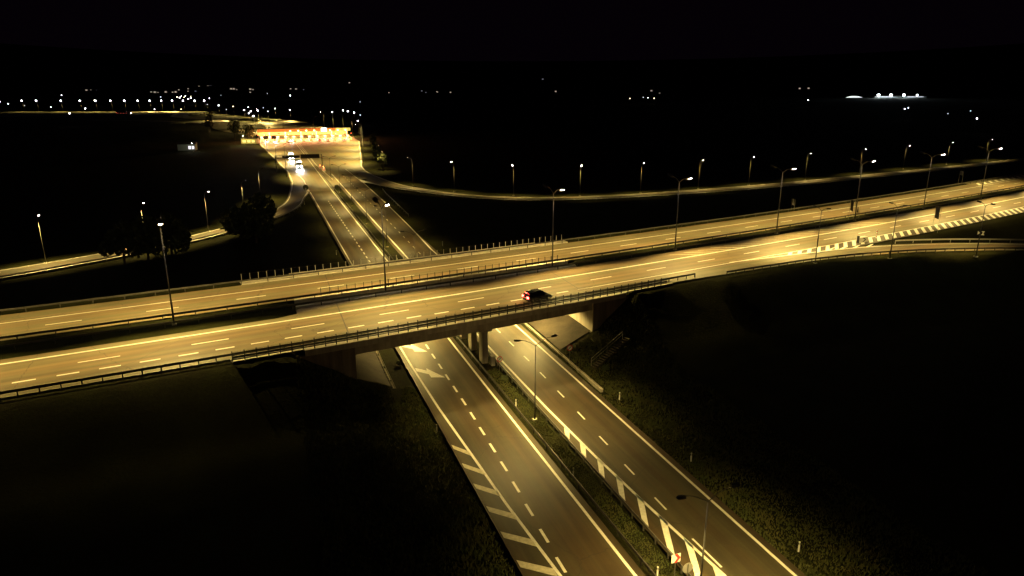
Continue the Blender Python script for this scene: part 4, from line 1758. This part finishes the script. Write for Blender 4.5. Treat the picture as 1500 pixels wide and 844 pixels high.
# houses with lit windows on the far hills
hs = [(10, 123.3), (21, 123.3), (127.5, 132.6), (133.7, 132), (142, 132), (146, 131.7), (159.5, 123.8), (222, 134.5), (227.5, 135.3), (232, 135), (243.5, 135), (251, 126), (257, 126), (263, 126), (276, 126), (276, 130), (276, 133.3),
      (262.5, 131.5), (253.5, 134.8), (258, 135), (287, 133.5), (292, 127), (296, 126.5), (305, 126.3), (309, 126), (312, 126), (339, 130.5), (343, 130.6), (347, 131), (367, 131), (371, 131.2), (367, 135), (426, 130), (434, 130.5), (445, 131),
      (570, 135.3), (618, 133), (624, 135), (641, 134.5), (660, 135), (795, 116.5), (814, 134), (954, 133), (966, 136), (1171, 130), (1184, 129.7), (1247, 116.5), (1458, 126.7), (1470, 126.7), (1486, 126.7), (1498, 127), (512, 121.5), (640, 133.8)]
proto = None
for i, (px, py) in enumerate(hs):
    D = 3000 if py >= 133 else 3200 + (133 - py) * 150
    q = ray(px, py, D)
    base = g_height(q.x, q.y)
    if proto is None:
        proto = thing('lit_house', (0, 0, 0), 'tiny far house with a lit white window on the dark horizon', 'house', 'far houses with lit windows', local=True)
        MB().box((0, 0, 3.4), (12, 8, 6.8)).build('wall', mat('house wall', (.3, .28, .26), .9), proto)
        MB().add([(-6.4, -4.4, 6.81), (6.4, -4.4, 6.81), (6.4, 4.4, 6.81), (-6.4, 4.4, 6.81), (-6.4, 0, 9.5), (6.4, 0, 9.5)], [(0, 1, 5, 4), (2, 3, 4, 5), (0, 4, 3), (1, 2, 5), (3, 2, 1, 0)]).build('roof', mat('house roof', (.08, .05, .045), .8), proto)
        MB().add([(-3.4, -4.06, 1.2), (3.4, -4.06, 1.2), (3.4, -4.06, 5.6), (-3.4, -4.06, 5.6)], [(0, 1, 2, 3)]).build('window', WIN_L, proto)
        c_ = proto
    else:
        c_ = copy_tree(proto)
    c_.location = (q.x, q.y, q.z - 3.4)
    vary(c_, ('window',), (None, None, None, WF2, WF3))
    k = random.choice((.6, .8, 1.0, 1.25)) * (D / 3200) ** .5
    c_.scale = (k, 1, k)

# floodlit depot far right
D = 2080
q = ray(1318, 146, D)
b0 = g_height(q.x, q.y)
q.z = max(q.z, b0 + 1)
dep = thing('depot_building', (q.x, q.y, b0), 'long floodlit depot hall on the dark horizon at the right', 'building')
MB().box((q.x, q.y + 20, b0 + 2.6), (150, 40, 5.2)).build('wall', mat('depot wall', (.16, .18, .18), .8), dep)
MB().box((q.x, q.y + 20, b0 + 5.5), (152, 43, .6)).build('roof', mat('house roof', (.08, .05, .045), .8), dep)
for a, w in ((-46, 52), (44, 46)):
    MB().box((q.x + a, q.y - .5, b0 + 3.4), (w, .5, 1.6)).build('lit_wall_strip', mat('depot wall glow', (.6, .6, .6), .4, emit=(.85, .9, 1), estr=.9), dep)  # floodlit stretch of wall, its light put in as a glowing strip
FLM = mat('floodlight lens', (.9, .9, .9), .3, emit=(.82, .95, 1.0), estr=9)
for i, (px, sz) in enumerate(((1287, 2.9), (1305, 3.9), (1324, 3.3), (1343.5, 2.5))):
    a = ray(px, 139.5, D - 15)
    o = thing('floodlight_mast', (a.x, a.y, b0), ORD[i] + ' white floodlight from the left above the far depot', 'floodlight', 'floodlights above the far depot')
    MB().tube([(a.x, a.y + 2, b0), (a.x, a.y + 2, a.z)], .5, 6).build('mast', POLE, o)
    MB().tube([(a.x, a.y - .5, a.z), (a.x, a.y + .6, a.z + .2)], sz, 14).build('floodlight', FLM, o)
    if i in (0, 2):
        d = bpy.data.lights.new('flood', 'POINT')
        d.energy = 90000
        d.color = (.8, .95, 1)
        d.shadow_soft_size = 2
        oo = bpy.data.objects.new('flood', d)
        COL.objects.link(oo)
        oo.parent = o
        oo.location = (0, -3, a.z - b0)
a = ray(1253, 142, 2000)
o = thing('greenhouse', (a.x, a.y, a.z - 3), 'low glowing white greenhouse left of the far floodlights', 'greenhouse')
m = MB()
for i in range(9):
    pass
prof = [(-20 + 40 * i / 12, 3.9 * math.sin(PI * i / 12) ** .8) for i in range(13)]
vs = [(a.x + x, a.y + yy, a.z - 3 + 1 + z) for yy in (0, 14) for x, z in prof]
m.add(vs, [(i, i + 1, 13 + i + 1, 13 + i) for i in range(12)] + [tuple(range(13)), tuple(range(13, 26))[::-1]])
m.build('glazed_vault', mat('greenhouse glow', (.7, .8, .75), .4, emit=(.86, .96, .92), estr=1.3), o)
lbox_ = MB().box((a.x, a.y + 7, a.z - 2.5), (41, 15, 1.0)).build('base_wall', CONC, o)
a = ray(1358, 116.7, 5000)
gz_ = g_height(a.x, a.y)
o = thing('radio_mast', (a.x, a.y, gz_), 'thin far mast with a red light above the depot', 'mast')
MB().tube([(a.x, a.y, gz_), (a.x, a.y, a.z)], 1.0, 6).build('pole', POLE, o)
MB().lathe([(0, 2.2), (1.9, 1.2), (2.2, 0), (1.9, -1.2), (0, -2.2)], 8, (a.x, a.y, a.z)).build('red_light', mat('red beacon', (.5, .05, .03), .3, emit=(1, .18, .1), estr=1.2), o)

# vehicles on the far motorway
a = ray(180, 164.0, 985)
t3 = thing('lorry', (0, 0, 0), 'dark red lorry with glowing headlights on the far motorway at the left', 'lorry', local=True)
MB().box((0, 0, 2.6), (16, 2.6, 3.4)).build('trailer', WINE, t3)
MB().box((10.2, 0, 1.9), (3, 2.5, 3.0)).build('cab', WINE, t3)
for x in (9.6, 5, -4, -6):
    for sy in (-1, 1):
        MB().tube([(x, sy * .9, .5), (x, sy * 1.3, .5)], .5, 12).build('wheel', RUBBER, t3)
MB().box((11.8, 0, 1.3), (.3, 2.2, 1.0)).build('headlight', mat('far head light', (1, 1, 1), .3, emit=(1, .86, .66), estr=16), t3)
MB().box((-8.1, 0, 1.8), (.2, 2.4, .9)).build('taillight', mat('far tail light', (.5, 0, 0), .3, emit=(1, .12, .08), estr=4), t3)
for s_ in (-6, -2, 2, 6):
    MB().box((s_, -1.33, 1.0), (.8, .06, .3)).build('side_light', mat('far side light', (.5, 0, 0), .3, emit=(1, .1, .1), estr=1.2), t3)
t3.location = (a.x, 984, .02)
t3.rotation_euler = (0, 0, -.05)
headlamps(t3, 12.5, .8, 1.4, 9000, .05)


# ------------------------------------------------------------------ trees, shrubs and grass
def tree(p, h, r, label, grp='dark trees', name='tree', trunk=.3, nleaf=900, slim=1.0, leaf=.5, low=.35):
    o = thing(name, p, label, 'tree', grp)
    x, y, z = p
    tm = MB()
    tm.tube([(x, y, z - .3), (x + .1, y, z + h * .35), (x, y + .1, z + h * .8)], [trunk, trunk * .7, trunk * .2], 7)
    for k in range(6):
        a = k * 1.1
        zz = z + h * (.3 + .08 * k)
        tm.tube([(x, y, zz), (x + math.cos(a) * r * .6, y + math.sin(a) * r * .6, zz + h * .16)], [trunk * .35, .04], 5)
    tm.build('trunk', BARK, o)
    m = MB()
    cl = [(random.uniform(-.6, .6) * r, random.uniform(-.6, .6) * r, h * random.uniform(low, .92), random.uniform(.3, .55) * r) for _ in range(14)]
    for _ in range(nleaf):
        cx, cy, cz, cr = random.choice(cl)
        v = Vector((random.gauss(0, 1), random.gauss(0, 1), random.gauss(0, 1))).normalized() * cr * random.uniform(.5, 1.05)
        q = Vector((x + cx + v.x, y + cy + v.y, z + cz + v.z * slim))
        a = Vector((random.gauss(0, 1), random.gauss(0, 1), random.gauss(0, 1))).normalized() * leaf
        b = a.cross(Vector((random.gauss(0, 1), random.gauss(0, 1), random.gauss(0, 1)))).normalized() * leaf * .7
        m.add([q - a, q + b, q + a, q - b], [(0, 1, 2, 3)])
    m.build('crown', LEAF, o)
    return o


tree((-86.0, 150.0, -.2), 8, 4.4, 'dark bushy tree at the left end of the gap in the ramp behind the highway', nleaf=1500, low=.1)
tree((-83.0, 154.5, -.2), 9, 4.6, 'dark tree in the middle of the gap in the left ramp', nleaf=1600, low=.1)
tree((-80.0, 159.5, -.2), 9, 4.4, 'dark tree at the right end of the gap in the left ramp', nleaf=1500, low=.1)
tree((-70.0, 176.5, -.2), 9, 4.6, 'dark tree in front of the left ramp, right of its lit stretch', nleaf=1500, low=.1)
tree((-66.8, 182.0, -.2), 9.5, 5, 'dark tree with a ragged top before the bend of the left ramp', nleaf=1500, low=.1)
tree((-64.5, 172, -.2), 7.5, 4, 'low dark tree at the foot of the left ramp bend')
tree(lw(540, -4, -.2), 11, 6, 'dark leafy tree at the left end of the toll canopy', nleaf=1500)
tree(lw(548, -13, -.2), 13, 6, 'broad dark tree behind the service building', nleaf=1200)
tree(lw(600, -32, -.2), 24, 4, 'tall dark poplar left of the toll plaza', 'dark trees', slim=1.6)
for i, (t_, u_) in enumerate(((470, 71), (440, 67), (415, 64), (390, 60), (365, 57), (345, 54.5), (330, 53.5))):
    tree(lw(t_, u_ + 2, -.2), 7, 2.6, ORD[i] + ' dim slender tree from the canopy down the right plaza edge', 'slender trees on the right plaza edge', nleaf=350, slim=1.5, leaf=.4)


def shrub(p, r, label):
    o = thing('shrub', p, label, 'shrub', 'shrubs by the lower road')
    m = MB()
    for _ in range(260):
        v = Vector((random.gauss(0, 1), random.gauss(0, 1), abs(random.gauss(0, 1)))).normalized() * r * random.uniform(.4, 1)
        q = Vector(p) + v
        a = Vector((random.gauss(0, 1), random.gauss(0, 1), random.gauss(0, 1))).normalized() * .13
        b = a.cross(Vector((random.gauss(0, 1), random.gauss(0, 1), random.gauss(0, 1)))).normalized() * .09
        m.add([q - a, q + b, q + a, q - b], [(0, 1, 2, 3)])
    m.build('foliage', LEAF, o)
    MB().tube([Vector(p) - Vector((0, 0, .2)), Vector(p) + Vector((0, 0, r * .7))], [.05, .02], 5).build('stem', BARK, o)


shrub(lw(81.5, 28.5, -.05), .55, 'dark low shrub on the median right of the pier')
shrub(lw(91.5, 16.2, -.05), .5, 'small dark shrub on the left verge beside the merge arrows')
shrub(lw(79.5, 42.6, .2), .6, 'small shrub on the grass by the foot of the steps')

gm = MB()


def tuft(x, y, z, h):
    for _ in range(4):
        a = random.uniform(0, 2 * PI)
        w = random.uniform(.025, .055)
        dx, dy = math.cos(a), math.sin(a)
        lx, ly = random.uniform(-.5, .5) * h, random.uniform(-.5, .5) * h
        gm.add([(x - dx * w, y - dy * w, z - .03), (x + dx * w, y + dy * w, z - .03), (x + lx, y + ly, z + h)], [(0, 1, 2)])


for _ in range(90000):
    r_ = random.random()
    if r_ < .45:
        t, u = random.uniform(20, 112), random.uniform(2, 16.7)
        if random.random() < (u < 8) * .4:
            continue
        h = random.uniform(.12, .5)
    elif r_ < .53:
        t, u = random.uniform(20, 86), random.uniform(26.8, 28.8)
        h = random.uniform(.04, .14)
    else:
        t, u = random.uniform(20, 112), random.uniform(38.6, 53)
        if u > 45 and random.random() < .3:
            continue
        h = random.uniform(.1, .36)
    p = lw(t, u)
    s, n = hwinv(p.x, p.y)
    if 79 < n < 117 or n > 110:
        continue
    if abs(u - 14.05) < .4 and t > 81 or abs(u - 39.25) < .4 and t > 73:
        continue
    k = .5 + .5 * hsh(p.x * 2, p.y * 2)
    tuft(p.x, p.y, g_height(p.x, p.y), h * (.5 + k))
tag(gm.build('grass', mat('grass blades', (.055, .078, .02), .8, noise=(.5, (.11, .10, .035), .2))), 'rough grass tufts on the verges and median of the lower road', 'grass', None, 'stuff')

for o in bpy.data.objects:
    if '_o' in o.keys():
        del o['_o']
